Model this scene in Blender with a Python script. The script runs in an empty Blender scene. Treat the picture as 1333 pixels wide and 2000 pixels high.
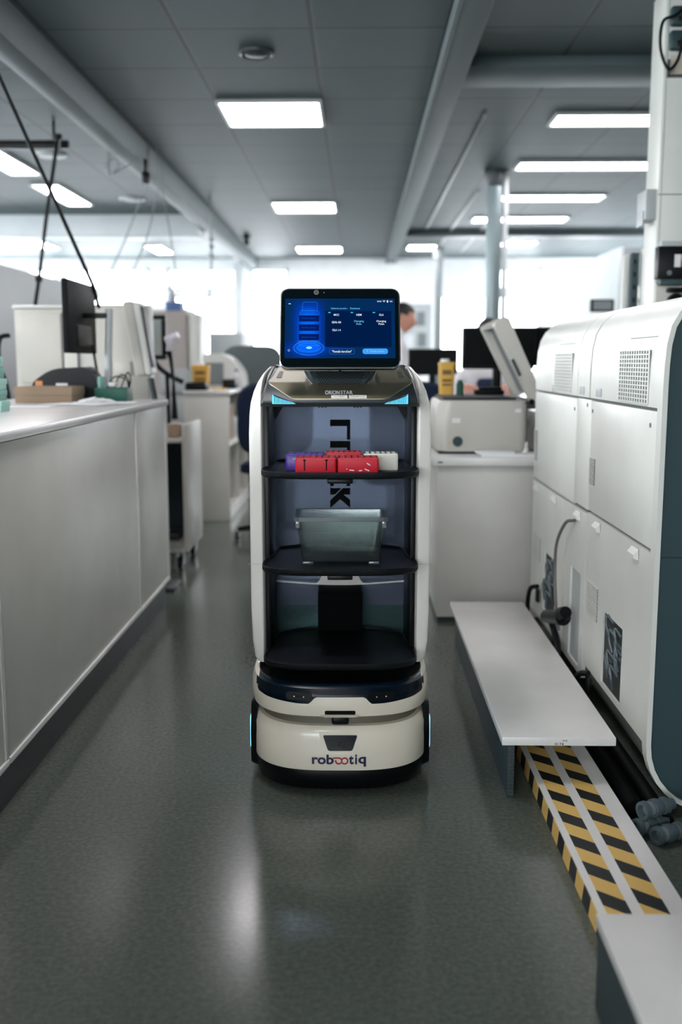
import bpy, bmesh, math, random
from mathutils import Vector, Matrix, Euler
random.seed(7)
PI = math.pi
S = bpy.context.scene
COL = S.collection

# ------------------------------------------------------------------ camera
cam_d = bpy.data.cameras.new('camera'); cam = bpy.data.objects.new('camera', cam_d); COL.objects.link(cam)
cam_d.sensor_fit = 'VERTICAL'; cam_d.sensor_height = 36.0; cam_d.sensor_width = 24.0; cam_d.lens = 35.0
cam.location = (0, 0, 1.106)
cam.rotation_euler = (PI/2 - math.radians(8.569), 0, math.radians(0.976))
cam_d.dof.use_dof = True; cam_d.dof.focus_distance = 2.52; cam_d.dof.aperture_fstop = 2.0
cam_d.clip_start = 0.02
S.camera = cam
# ------------------------------------------------------------------ look
vs = S.view_settings
vs.view_transform = 'Standard'; vs.look = 'None'; vs.gamma = 1; vs.use_curve_mapping = False
vs.exposure = 0.35
# ------------------------------------------------------------------ daylight outside
W = bpy.data.worlds.new('World'); S.world = W; W.use_nodes = True
W.node_tree.nodes['Background'].inputs[0].default_value = (0.93, 0.95, 1.0, 1)
W.node_tree.nodes['Background'].inputs[1].default_value = 13.0
PANEL_EMIT = 18.0

def portal(loc, rot, sx, sy):
    d = bpy.data.lights.new('window_portal', 'AREA'); d.shape = 'RECTANGLE'; d.size = sx; d.size_y = sy
    d.cycles.is_portal = True
    o = bpy.data.objects.new('window_portal', d); COL.objects.link(o); o.location = loc; o.rotation_euler = rot

# ------------------------------------------------------------------ materials
def lin(c):
    return tuple(((v/255)/12.92 if v/255 <= 0.04045 else ((v/255+0.055)/1.055)**2.4) for v in c)
MATS = {}
def mat(name, rgb, rough=0.5, metal=0.0, emit=None, estr=0, bump=0, bscale=80, var=0.04, vscale=6, spec=0.5, coat=0):
    if name in MATS: return MATS[name]
    m = bpy.data.materials.new(name); m.use_nodes = True; nt = m.node_tree; b = nt.nodes['Principled BSDF']
    c = lin(rgb)
    b.inputs['Base Color'].default_value = (*c, 1); b.inputs['Roughness'].default_value = rough
    b.inputs['Metallic'].default_value = metal; b.inputs['Specular IOR Level'].default_value = spec
    b.inputs['Coat Weight'].default_value = coat
    tc = nt.nodes.new('ShaderNodeTexCoord')
    if var:
        n = nt.nodes.new('ShaderNodeTexNoise'); n.inputs['Scale'].default_value = vscale; n.inputs['Detail'].default_value = 4
        nt.links.new(tc.outputs['Object'], n.inputs['Vector'])
        r = nt.nodes.new('ShaderNodeValToRGB')
        r.color_ramp.elements[0].position = .3; r.color_ramp.elements[1].position = .7
        r.color_ramp.elements[0].color = (*[v*(1-var) for v in c], 1); r.color_ramp.elements[1].color = (*[min(1, v*(1+var)) for v in c], 1)
        nt.links.new(n.outputs['Fac'], r.inputs['Fac']); nt.links.new(r.outputs['Color'], b.inputs['Base Color'])
    if bump:
        n2 = nt.nodes.new('ShaderNodeTexNoise'); n2.inputs['Scale'].default_value = bscale; n2.inputs['Detail'].default_value = 3
        nt.links.new(tc.outputs['Object'], n2.inputs['Vector'])
        bp = nt.nodes.new('ShaderNodeBump'); bp.inputs['Strength'].default_value = bump; bp.inputs['Distance'].default_value = 0.002
        nt.links.new(n2.outputs['Fac'], bp.inputs['Height']); nt.links.new(bp.outputs['Normal'], b.inputs['Normal'])
    if emit:
        b.inputs['Emission Color'].default_value = (*lin(emit), 1); b.inputs['Emission Strength'].default_value = estr
    MATS[name] = m
    return m

white_lam = mat('white laminate', (202, 201, 193), .38)
white_top = mat('white worktop', (222, 222, 218), .25)
plinth_m = mat('dark plinth', (30, 40, 42), .5)
beige_m = mat('beige plastic', (190, 187, 178), .45)
machine_white = mat('analyser white', (214, 216, 209), .32)
machine_grey = mat('analyser grey', (50, 70, 73), .45, spec=.3)
core_dark = mat('dark core', (28, 34, 36), .6)
black_m = mat('black plastic', (7, 10, 12), .38, spec=.22)
black_soft = mat('black rubber', (6, 8, 9), .6, bump=.3, bscale=400, spec=.15)
cable_m = mat('black cable', (12, 16, 18), .5, spec=.2)
grey_m = mat('mid grey plastic', (112, 120, 122), .45)
lgrey_m = mat('light grey plastic', (170, 176, 176), .45)
dgrey_m = mat('dark grey plastic', (52, 60, 62), .45)
steel_m = mat('brushed steel', (175, 180, 182), .3, metal=.9)
wall_m = mat('wall paint', (242, 244, 245), .8, bump=.1)
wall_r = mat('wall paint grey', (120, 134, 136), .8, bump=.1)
beam_m = mat('beam paint', (78, 90, 92), .6, bump=.1)
beam_w = mat('light beam paint', (200, 206, 208), .6)
navy_m = mat('navy fabric', (18, 34, 62), .9, bump=.3)
mint_m = mat('mint card', (160, 206, 194), .7)
mint_d = mat('mint card darker', (128, 178, 168), .7)
card_m = mat('brown card', (142, 122, 100), .8)
green_m = mat('green plastic', (8, 84, 66), .5)
paper_m = mat('paper', (232, 234, 234), .8)
yellow_m = mat('yellow plastic', (214, 168, 70), .5)
blue_m = mat('blue plastic', (80, 108, 156), .5)
orange_m = mat('orange label', (214, 140, 84), .6)
label_m = mat('label print', (60, 64, 66), .7)
label_w = mat('label white', (226, 226, 224), .7)
pink_m = mat('label red', (170, 90, 96), .7)
tan_m = mat('tan card', (170, 150, 130), .8)
skin_m = mat('skin', (196, 142, 122), .55)
hair_m = mat('hair', (16, 13, 13), .6, bump=.6, bscale=200)
coat_m = mat('white coat', (224, 224, 226), .85, bump=.3)
# robot
shell_w = mat('robot white shell', (236, 234, 226), .22, coat=.3)
shell_bounce = mat('robot shell warm bounce', (228, 220, 202), .28, coat=.3)  # white shell tinted cream: warm floor bounce put into the base colour
head_m = mat('robot head dark', (40, 48, 50), .42, bump=.1, bscale=600, spec=.35)
head_gloss = mat('robot head glossy panel', (150, 144, 122), .36, metal=.85)
tray_m = mat('tray rubber', (8, 14, 16), .5, bump=.5, bscale=300, spec=.22)
navy_gloss = mat('navy gloss', (10, 28, 42), .25, spec=.35)
glass_blk = mat('black glass', (4, 12, 15), .1, spec=.35)
chrome_m = mat('chrome trim', (190, 194, 196), .22, metal=.9)
logo_navy = mat('logo navy', (18, 28, 66), .5)
logo_red = mat('logo red', (172, 22, 34), .5)
cyan_e = mat('cyan light', (80, 190, 230), .4, emit=(70, 190, 245), estr=1.0, var=0)
strip_e = mat('side light', (120, 215, 240), .4, emit=(130, 215, 250), estr=1.8, var=0)
rack_red = mat('rack red', (196, 22, 44), .4)
rack_dred = mat('rack dark red', (120, 14, 30), .4)
rack_pur = mat('rack purple', (72, 38, 142), .4)
rack_wht = mat('rack white', (226, 224, 210), .4)
tube_m = mat('tube cap pale', (200, 190, 200), .4)
fitting_m = mat('fitting grey', (74, 88, 92), .4)
blackp = mat('print black', (4, 6, 7), .7, spec=.1)
whitep = mat('print white', (235, 238, 240), .5)

def emis(name, rgb, s):
    if name in MATS: return MATS[name]
    m = bpy.data.materials.new(name); m.use_nodes = True; nt = m.node_tree
    for n in list(nt.nodes): nt.nodes.remove(n)
    e = nt.nodes.new('ShaderNodeEmission'); o = nt.nodes.new('ShaderNodeOutputMaterial')
    e.inputs[0].default_value = (*lin(rgb), 1); e.inputs[1].default_value = s if name == 'light panel' else s*.8
    nt.links.new(e.outputs[0], o.inputs[0]); MATS[name] = m
    return m
panel_e = emis('light panel', (255, 249, 253), PANEL_EMIT)

def see_through(name, tint, gloss_rgb, fac, rough, diff=None, dfac=0.0, noise=False):
    m = bpy.data.materials.new(name); m.use_nodes = True; nt = m.node_tree
    for n in list(nt.nodes): nt.nodes.remove(n)
    o = nt.nodes.new('ShaderNodeOutputMaterial')
    t = nt.nodes.new('ShaderNodeBsdfTransparent'); t.inputs[0].default_value = (*lin(tint), 1)
    g = nt.nodes.new('ShaderNodeBsdfGlossy'); g.inputs[0].default_value = (*lin(gloss_rgb), 1); g.inputs['Roughness'].default_value = rough
    mx = nt.nodes.new('ShaderNodeMixShader'); mx.inputs[0].default_value = fac
    nt.links.new(t.outputs[0], mx.inputs[1]); nt.links.new(g.outputs[0], mx.inputs[2])
    last = mx
    if diff:
        d = nt.nodes.new('ShaderNodeBsdfDiffuse'); d.inputs[0].default_value = (*lin(diff), 1)
        m2 = nt.nodes.new('ShaderNodeMixShader'); m2.inputs[0].default_value = dfac
        if noise:
            tc = nt.nodes.new('ShaderNodeTexCoord'); nz = nt.nodes.new('ShaderNodeTexNoise'); nz.inputs['Scale'].default_value = 700; nz.inputs['Detail'].default_value = 2
            mr = nt.nodes.new('ShaderNodeMapRange'); mr.inputs[1].default_value = .45; mr.inputs[2].default_value = .8
            mr.inputs[3].default_value = dfac; mr.inputs[4].default_value = min(1, dfac+.12)
            nt.links.new(tc.outputs['Object'], nz.inputs['Vector']); nt.links.new(nz.outputs['Fac'], mr.inputs[0]); nt.links.new(mr.outputs[0], m2.inputs[0])
        nt.links.new(mx.outputs[0], m2.inputs[1]); nt.links.new(d.outputs[0], m2.inputs[2]); last = m2
    nt.links.new(last.outputs[0], o.inputs[0]); MATS[name] = m
    return m
pane_m = see_through('window glass', (250, 252, 252), (255, 255, 255), .05, .02)
smoke_m = see_through('smoky acrylic', (184, 194, 210), (140, 150, 168), .12, .25, (122, 132, 150), .30, True)
smoke_low = see_through('smoky acrylic lower', (130, 160, 160), (120, 140, 140), .10, .25, (80, 104, 106), .4, True)
binm = see_through('clear polypropylene', (222, 228, 226), (235, 240, 240), .05, .15, (150, 158, 156), .05)
bin_rim = see_through('clear polypropylene rim', (190, 200, 204), (240, 245, 245), .12, .2, (160, 168, 168), .2)

# floor: speckled grey-green vinyl
def floor_mat():
    m = bpy.data.materials.new('speckled vinyl'); m.use_nodes = True; nt = m.node_tree; b = nt.nodes['Principled BSDF']
    tc = nt.nodes.new('ShaderNodeTexCoord')
    n1 = nt.nodes.new('ShaderNodeTexNoise'); n1.inputs['Scale'].default_value = 3.0; n1.inputs['Detail'].default_value = 5
    n2 = nt.nodes.new('ShaderNodeTexVoronoi'); n2.inputs['Scale'].default_value = 75; n2.inputs['Randomness'].default_value = 1
    n3 = nt.nodes.new('ShaderNodeTexNoise'); n3.inputs['Scale'].default_value = 85; n3.inputs['Detail'].default_value = 4
    for n in (n1, n2, n3): nt.links.new(tc.outputs['Object'], n.inputs['Vector'])
    r1 = nt.nodes.new('ShaderNodeValToRGB'); e = r1.color_ramp.elements
    e[0].position = .35; e[0].color = (*lin((74, 82, 76)), 1); e[1].position = .68; e[1].color = (*lin((91, 97, 88)), 1)
    nt.links.new(n3.outputs['Fac'], r1.inputs['Fac'])
    r2 = nt.nodes.new('ShaderNodeValToRGB'); e = r2.color_ramp.elements
    e[0].position = .08; e[0].color = (1.45, 1.45, 1.35, 1); e[1].position = .2; e[1].color = (1, 1, 1, 1)
    nt.links.new(n2.outputs['Distance'], r2.inputs['Fac'])
    mx = nt.nodes.new('ShaderNodeMix'); mx.data_type = 'RGBA'; mx.blend_type = 'MULTIPLY'; mx.inputs[0].default_value = .6
    nt.links.new(r1.outputs['Color'], mx.inputs[6]); nt.links.new(r2.outputs['Color'], mx.inputs[7])
    nt.links.new(mx.outputs[2], b.inputs['Base Color'])
    mr = nt.nodes.new('ShaderNodeMapRange'); mr.inputs[3].default_value = .12; mr.inputs[4].default_value = .24
    nt.links.new(n1.outputs['Fac'], mr.inputs[0]); nt.links.new(mr.outputs[0], b.inputs['Roughness'])
    bp = nt.nodes.new('ShaderNodeBump'); bp.inputs['Strength'].default_value = .05; bp.inputs['Distance'].default_value = .002
    nt.links.new(n3.outputs['Fac'], bp.inputs['Height']); nt.links.new(bp.outputs['Normal'], b.inputs['Normal'])
    b.inputs['Specular IOR Level'].default_value = .42
    return m
# ceiling: square tiles in a dark grid (object space = world)
def ceil_mat():
    m = bpy.data.materials.new('ceiling tiles'); m.use_nodes = True; nt = m.node_tree; b = nt.nodes['Principled BSDF']
    tc = nt.nodes.new('ShaderNodeTexCoord'); mp = nt.nodes.new('ShaderNodeMapping')
    mp.inputs['Location'].default_value = (.81+6, -5.88+12, 0)
    nt.links.new(tc.outputs['Object'], mp.inputs['Vector'])
    br = nt.nodes.new('ShaderNodeTexBrick'); br.offset = 0; br.inputs['Scale'].default_value = 1
    br.inputs['Brick Width'].default_value = .6; br.inputs['Row Height'].default_value = .6; br.inputs['Mortar Size'].default_value = .011
    br.inputs['Mortar Smooth'].default_value = .3; br.inputs['Bias'].default_value = -.1
    br.inputs['Color1'].default_value = (*lin((57, 74, 77)), 1); br.inputs['Color2'].default_value = (*lin((50, 67, 70)), 1)
    br.inputs['Mortar'].default_value = (*lin((20, 29, 32)), 1)
    nt.links.new(mp.outputs[0], br.inputs['Vector']); nt.links.new(br.outputs['Color'], b.inputs['Base Color'])
    b.inputs['Roughness'].default_value = .6
    bp = nt.nodes.new('ShaderNodeBump'); bp.inputs['Strength'].default_value = .4; bp.inputs['Distance'].default_value = .004; bp.invert = True
    nt.links.new(br.outputs['Fac'], bp.inputs['Height']); nt.links.new(bp.outputs['Normal'], b.inputs['Normal'])
    return m
# yellow and black hazard tape: diagonal bands across x and y
def hazard_mat(name, kx, ky, kz, period, phase):
    m = bpy.data.materials.new(name); m.use_nodes = True; nt = m.node_tree; b = nt.nodes['Principled BSDF']
    tc = nt.nodes.new('ShaderNodeTexCoord'); dt = nt.nodes.new('ShaderNodeVectorMath'); dt.operation = 'DOT_PRODUCT'
    dt.inputs[1].default_value = (kx/period, ky/period, kz/period)
    ad = nt.nodes.new('ShaderNodeMath'); ad.operation = 'ADD'; ad.inputs[1].default_value = phase+50
    fr = nt.nodes.new('ShaderNodeMath'); fr.operation = 'FRACT'
    r = nt.nodes.new('ShaderNodeValToRGB'); r.color_ramp.interpolation = 'CONSTANT'
    r.color_ramp.elements[0].color = (*lin((222, 184, 104)), 1); r.color_ramp.elements[1].position = .52; r.color_ramp.elements[1].color = (*lin((14, 20, 20)), 1)
    nt.links.new(tc.outputs['Object'], dt.inputs[0]); nt.links.new(dt.outputs['Value'], ad.inputs[0]); nt.links.new(ad.outputs[0], fr.inputs[0])
    nt.links.new(fr.outputs[0], r.inputs['Fac']); nt.links.new(r.outputs['Color'], b.inputs['Base Color']); b.inputs['Roughness'].default_value = .5
    return m

# ------------------------------------------------------------------ mesh helpers
def NB(): return bmesh.new()
def box(bm, x0, x1, y0, y1, z0, z1, bev=0.0, seg=2, rot=None, piv=None):
    t = bmesh.new(); bmesh.ops.create_cube(t, size=1)
    for v in t.verts:
        v.co = Vector(((x0+x1)/2+v.co.x*(x1-x0), (y0+y1)/2+v.co.y*(y1-y0), (z0+z1)/2+v.co.z*(z1-z0)))
    if bev: bmesh.ops.bevel(t, geom=list(t.edges), offset=min(bev, .49*min(abs(x1-x0), abs(y1-y0), abs(z1-z0))), segments=seg, affect='EDGES', profile=.5)
    if rot:
        p = Vector(piv) if piv else Vector(((x0+x1)/2, (y0+y1)/2, (z0+z1)/2))
        R = Euler(rot).to_matrix()
        for v in t.verts: v.co = p + R @ (v.co - p)
    join(bm, t); return bm
def join(bm, t):
    mp = {}
    for v in t.verts: mp[v] = bm.verts.new(v.co)
    for f in t.faces:
        try: bm.faces.new([mp[v] for v in f.verts])
        except ValueError: pass
    t.free()
def loft(bm, rings, cap=True, closed=True):
    vv = [[bm.verts.new(p) for p in r] for r in rings]
    n = len(rings[0])
    for a, b in zip(vv, vv[1:]):
        for i in range(n if closed else n-1):
            j = (i+1) % n
            try: bm.faces.new((a[i], a[j], b[j], b[i]))
            except ValueError: pass
    if cap:
        bm.faces.new(list(reversed(vv[0]))); bm.faces.new(vv[-1])
    return bm
def circ(c, r, n, ax='z', ry=None):
    ry = ry or r; o = []
    for i in range(n):
        a = 2*PI*i/n; u, v = r*math.cos(a), ry*math.sin(a)
        o.append(Vector(c)+(Vector((u, v, 0)) if ax == 'z' else Vector((u, 0, v)) if ax == 'y' else Vector((0, u, v))))
    return o
def cyl(bm, p0, p1, r0, r1=None, n=24, cap=True):
    r1 = r0 if r1 is None else r1
    return tube(bm, [p0, p1], [r0, r1], n, cap)
def tube(bm, pts, r, n=10, cap=True):
    pts = [Vector(p) for p in pts]
    if not isinstance(r, (list, tuple)): r = [r]*len(pts)
    rings = []; prev = None
    for i, p in enumerate(pts):
        d = (pts[min(i+1, len(pts)-1)]-pts[max(i-1, 0)]).normalized()
        if prev is None:
            u = d.orthogonal().normalized()
        else:
            u = (prev - d*prev.dot(d)).normalized()
        prev = u; w = d.cross(u)
        rings.append([p+(u*math.cos(2*PI*k/n)+w*math.sin(2*PI*k/n))*r[i] for k in range(n)])
    return loft(bm, rings, cap)
def spline(pts, k=8):
    P = [Vector(p) for p in pts]; P = [P[0]*2-P[1]]+P+[P[-1]*2-P[-2]]; out = []
    for i in range(1, len(P)-2):
        for s in range(k):
            t = s/k; a, b, c, d = P[i-1], P[i], P[i+1], P[i+2]
            out.append(.5*((2*b)+(c-a)*t+(2*a-5*b+4*c-d)*t*t+(3*b-a-3*c+d)*t**3))
    out.append(P[-2]); return out
def prism(bm, poly, ax, a, b):
    """poly: 2D list; ax 'y': (x,z) extruded along y; 'x': (y,z); 'z': (x,y)"""
    def mk(p, t): return (p[0], t, p[1]) if ax == 'y' else (t, p[0], p[1]) if ax == 'x' else (p[0], p[1], t)
    return loft(bm, [[mk(p, a) for p in poly], [mk(p, b) for p in poly]])
def rounded(pts, rad, k=5):
    """round the corners of a 2D polygon"""
    n = len(pts); out = []
    if not isinstance(rad, (list, tuple)): rad = [rad]*n
    for i in range(n):
        p = Vector(pts[i]); a = Vector(pts[i-1])-p; b = Vector(pts[(i+1) % n])-p
        r = min(rad[i], .49*a.length, .49*b.length)
        if r <= 0: out.append(tuple(p)); continue
        A = p+a.normalized()*r; B = p+b.normalized()*r
        for s in range(k+1):
            t = s/k; out.append(tuple((1-t)**2*A+2*t*(1-t)*p+t*t*B))
    return out
def rrect(x0, x1, y0, y1, r, k=5): return rounded([(x0, y0), (x1, y0), (x1, y1), (x0, y1)], r, k)

BASE = {}
def setp(o, label=None, cat=None, group=None, kind=None):
    if label: o['label'] = label
    if cat: o['category'] = cat
    if group: o['group'] = group
    if kind: o['kind'] = kind
    return o
def thing(name, loc, label, cat, group=None, rz=0):
    o = bpy.data.objects.new(name, None); COL.objects.link(o); o.location = loc; o.rotation_euler = (0, 0, rz)
    o.empty_display_size = .1
    BASE[o.name] = Vector(loc); return setp(o, label, cat, group)
def finish(bm, smooth=True, ang=35):
    bmesh.ops.recalc_face_normals(bm, faces=list(bm.faces))
    for f in bm.faces: f.smooth = smooth
    if smooth:
        for e in bm.edges:
            if len(e.link_faces) == 2 and e.calc_face_angle(0) > math.radians(ang): e.smooth = False
def obj(name, bm, m, parent=None, label=None, smooth=True):
    """vertices are given in world space (or robot space); stored relative to the thing's base"""
    finish(bm, smooth)
    me = bpy.data.meshes.new(name)
    if parent is not None: off = BASE[parent.name]
    else:
        xs = [v.co for v in bm.verts]
        off = Vector(((min(v.x for v in xs)+max(v.x for v in xs))/2, (min(v.y for v in xs)+max(v.y for v in xs))/2, min(v.z for v in xs)))
    bmesh.ops.translate(bm, verts=list(bm.verts), vec=-off)
    bm.to_mesh(me); bm.free()
    if isinstance(m, (list, tuple)):
        for k in m: me.materials.append(k)
    else: me.materials.append(m)
    o = bpy.data.objects.new(name, me); COL.objects.link(o)
    if parent is not None:
        o.parent = parent; BASE[o.name] = off
    else:
        o.location = off; BASE[o.name] = off
    if label: o['label'] = label
    return o
def single(name, bm, m, label, cat, group=None, smooth=True):
    return setp(obj(name, bm, m, None, None, smooth), label, cat, group)
def struct(name, bm, m, origin0=False):
    finish(bm, True)
    me = bpy.data.meshes.new(name); bm.to_mesh(me); bm.free(); me.materials.append(m)
    o = bpy.data.objects.new(name, me); COL.objects.link(o); o['kind'] = 'structure'; BASE[o.name] = Vector((0, 0, 0)); return o
def tree_copy(root, loc, label, group=None):
    r = root.copy(); COL.objects.link(r); r.location = loc; r['label'] = label
    if group: r['group'] = group
    for ch in list(root.children):
        c = ch.copy(); COL.objects.link(c); c.parent = r
        for g in ch.children:
            d = g.copy(); COL.objects.link(d); d.parent = c
    return r
def text_bm(s, size, bold=0.0, depth=0.0, spacing=1.0, align='CENTER'):
    cu = bpy.data.curves.new('t', 'FONT'); cu.body = s; cu.size = size; cu.offset = bold; cu.extrude = depth; cu.space_character = spacing
    cu.align_x = align; cu.align_y = 'CENTER'; cu.resolution_u = 4
    o = bpy.data.objects.new('t', cu); COL.objects.link(o)
    dg = bpy.context.evaluated_depsgraph_get(); me = bpy.data.meshes.new_from_object(o.evaluated_get(dg))
    bpy.data.objects.remove(o); bpy.data.curves.remove(cu)
    bm = bmesh.new(); bm.from_mesh(me); bpy.data.meshes.remove(me)
    return bm
def fit(bm, w, h, f):
    """scale a text bmesh to w x h about its centre, then map (u,v,d) with f"""
    xs = [v.co.x for v in bm.verts]; ys = [v.co.y for v in bm.verts]
    cx, cy = (min(xs)+max(xs))/2, (min(ys)+max(ys))/2; sx = w/(max(xs)-min(xs)); sy = h/(max(ys)-min(ys)) if h else sx
    for v in bm.verts: v.co = Vector(f((v.co.x-cx)*sx, (v.co.y-cy)*sy, v.co.z))
    return bm
def text_on_y(s, cx, y, cz, w, h, bold=.0):   # readable from -y
    return fit(text_bm(s, 1, bold), w, h, lambda u, v, d: (cx+u, y, cz+v))
def merge(dst, src): join(dst, src); return dst

# ================================================================== ROOM
CZ = 2.57
XL, XR, YB, YF = -6.2, 4.4, -4.0, 14.6
b = NB(); box(b, XL-.1, XR+.1, YB-.1, YF+.1, -.1, 0); struct('floor', b, floor_mat())
b = NB(); box(b, XL-.1, XR+.1, YB-.1, YF+.1, CZ, CZ+.1); struct('ceiling', b, ceil_mat())

wincount = [0]
def window(x0, x1, z0, z1, y, arch=False, mull=None, along='x'):
    """frame bars + pane, in the far wall (along x) or the left wall (along y)"""
    wincount[0] += 1; fw = .045
    def bx(bm, a0, a1, c0, c1, d0=-.03, d1=.03):
        if along == 'x': box(bm, a0, a1, y+.03+d0, y+.03+d1, c0, c1, .004, 1)
        else: box(bm, y-.03+d0, y-.03+d1, a0, a1, c0, c1, .004, 1)
    b = NB()
    bx(b, x0, x0+fw, z0, z1); bx(b, x1-fw, x1, z0, z1); bx(b, x0, x1, z0, z0+fw); bx(b, x0, x1, z1-fw, z1)
    for mpos in (mull or []): bx(b, mpos-.02, mpos+.02, z0, z1)
    o = struct('window_%d' % wincount[0], b, frame_m)
    p = NB(); bx(p, x0+fw/2, x1-fw/2, z0+fw/2, z1-fw/2, -.004, .004)
    obj('pane', p, pane_m, o)
frame_m = mat('window frame', (222, 228, 230), .5)
# far wall with openings
def wall_with_holes(name, a0, a1, holes, pos, th, along, m):
    """holes: (u0,u1,z0,z1), sorted by u, may stack in z"""
    b = NB(); us = sorted(set([a0, a1]+[h[0] for h in holes]+[h[1] for h in holes]))
    for u0, u1 in zip(us, us[1:]):
        hs = sorted([(h[2], h[3]) for h in holes if h[0] <= u0+1e-6 and h[1] >= u1-1e-6]); z = 0
        for c0, c1 in hs:
            if c0 > z: (box(b, u0, u1, pos, pos+th, z, c0) if along == 'x' else box(b, pos-th, pos, u0, u1, z, c0))
            z = c1
        if z < CZ: (box(b, u0, u1, pos, pos+th, z, CZ) if along == 'x' else box(b, pos-th, pos, u0, u1, z, CZ))
    return struct(name, b, m)
far = []
for u0, u1 in ((-5.9, -4.35), (-4.25, -3.0), (-2.75, -1.75), (-1.55, -1.0), (1.12, 1.85), (1.93, 2.62), (2.9, 3.6)):
    far.append((u0, u1, .95, 2.06)); 
    if u1 < -.5 or 1.9 < u0 < 2.0: far.append((u0, u1, 2.12, 2.44))
wall_with_holes('wall_far', XL, XR, far, YF, .15, 'x', wall_m)
for h in far: window(h[0], h[1], h[2], h[3], YF)
lef = [(1.0+2.3*i, 3.0+2.3*i, .95, 2.42) for i in range(-1, 6)]
wall_with_holes('wall_left', YB, YF, lef, XL, .15, 'y', wall_m)
for h in lef: window(h[0], h[1], h[2], h[3], XL, along='y')
for h in lef: portal((XL-.08, (h[0]+h[1])/2, (h[2]+h[3])/2), (0, -PI/2, 0), h[3]-h[2], h[1]-h[0])
for h in far: portal(((h[0]+h[1])/2, YF+.1, (h[2]+h[3])/2), (-PI/2, 0, 0), h[1]-h[0], h[3]-h[2])

fill_right = [(9.6+1.7*i, 11.1+1.7*i, .95, 2.42) for i in range(3)]  # right wall windows are added to brighten the far end
wall_with_holes('wall_right', YB, YF, fill_right, XR+.15, .15, 'y', wall_r)
for h in fill_right: window(h[0], h[1], h[2], h[3], XR+.12, along='y')
for h in fill_right: portal((XR+.2, (h[0]+h[1])/2, (h[2]+h[3])/2), (0, PI/2, 0), h[3]-h[2], h[1]-h[0])
fill_rear = [(XL+.4+2.1*i, XL+2.2+2.1*i, .85, 2.42) for i in range(3)]  # unseen windows behind the viewpoint, added as frontal fill light
wall_with_holes('wall_rear', XL, XR, fill_rear, YB-.15, .15, 'x', wall_m)
for h in fill_rear: window(h[0], h[1], h[2], h[3], YB-.12)
for h in fill_rear: portal(((h[0]+h[1])/2, YB-.2, (h[2]+h[3])/2), (PI/2, 0, 0), h[1]-h[0], h[3]-h[2])

# beams in the ceiling
b = NB(); prism(b, [(-1.60, CZ+.01), (-1.60, CZ-.13), (-1.53, CZ-.15), (-1.47, CZ-.13), (-1.436, CZ-.06), (-1.436, CZ+.01)], 'y', YB, YF)
struct('trim_1', b, beam_m)
b = NB(); box(b, .39, .53, YB, YF-.01, CZ-.075, CZ+.01, .006); box(b, .388, .405, YB, YF-.01, CZ-.078, CZ-.03); struct('trim_2', b, beam_m)
b = NB(); box(b, .53, XR, 5.1, 5.48, CZ-.05, CZ+.01, .006); struct('trim_3', b, mat('grey beam paint', (58, 72, 75), .6))
b = NB(); box(b, .53, XR, 11.5, 11.75, CZ-.07, CZ+.01, .006); struct('trim_4', b, dgrey_m)
b = NB(); box(b, XL, -1.6, 10.3, 10.65, CZ-.2, CZ+.01, .006); struct('trim_5', b, beam_w)

# ================================================================== CEILING FITTINGS
def ceiling_light(x0, x1, y0, y1, label, group):
    t = thing('ceiling_light', ((x0+x1)/2, (y0+y1)/2, CZ-.03), label, 'ceiling light', group)
    f = NB(); w = .018
    box(f, x0, x0+w, y0, y1, CZ-.02, CZ-.001); box(f, x1-w, x1, y0, y1, CZ-.02, CZ-.001)
    box(f, x0+w, x1-w, y0, y0+w, CZ-.02, CZ-.001); box(f, x0+w, x1-w, y1-w, y1, CZ-.02, CZ-.001)
    obj('frame', f, lgrey_m, t)
    d = NB(); box(d, x0+w, x1-w, y0+w, y1-w, CZ-.014, CZ-.008); obj('diffuser', d, panel_e, t)
    return t
g = 'square light panels in the middle bay'
ceiling_light(-.81, -.21, 5.88, 6.48, 'large square light panel above the robot, nearest of the middle row', g)
ceiling_light(-.81, -.21, 9.48, 10.08, 'square light panel in the middle bay, second one back behind the largest', g)
ceiling_light(-.81, -.21, 13.08, 13.68, 'smallest square light panel of the middle bay, farthest, near the back wall', g)
for y in (2.28, -1.32): ceiling_light(-.81, -.21, y, y+.6, 'unseen square light panel added above and behind the viewpoint', g)  # out-of-view panels continuing the row, added to light the near end
g = 'slim wide light panels in the right bay'
for x0, x1, y0, y1, l in ((1.17, 2.35, 6.2, 6.5, 'nearest slim light strip across the right bay, highest in view'), (1.18, 2.35, 7.63, 7.93, 'second slim light strip from the front in the right bay'),
                     (1.2, 2.19, 9.1, 9.42, 'third slim light strip, crossing just right of the round steel column'), (1.17, 2.15, 10.45, 10.8, 'farthest slim light strip in the right bay, partly behind the steel column')):
    ceiling_light(x0, x1, y0, y1, l, g)
g = 'long light panels in the left bay'
for y0, y1, l in ((6.9, 8.06, 'long light panel at the left edge of the ceiling, nearest in the left bay'), (8.51, 9.61, 'second long light panel in the left bay, crossed by the black strap'),
                  (11.3, 12.2, 'far pale light panel in the left bay beyond the white cross beam'), (12.9, 13.8, 'farthest light panel of the left bay beside the back windows')):
    ceiling_light(-2.73, -2.48, y0, y1, l, g)
ceiling_light(-4.1, -3.85, 12.2, 13.2, 'pale far light panel left of the others beyond the cross beam', g)
ceiling_light(.62, 1.0, 12.9, 13.4, 'small bright square light at the far end beside the thin back column', 'far lights of the right bay')
ceiling_light(1.75, 2.2, 12.5, 13.0, 'small far light right of the steel column near the back windows', 'far lights of the right bay')
for y in (1.0, 4.0): ceiling_light(-2.73, -2.48, y, y+1.1, 'long light panel added to the left bay outside the view', g)  # extra panels outside the view, added to brighten the foreground

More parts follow.
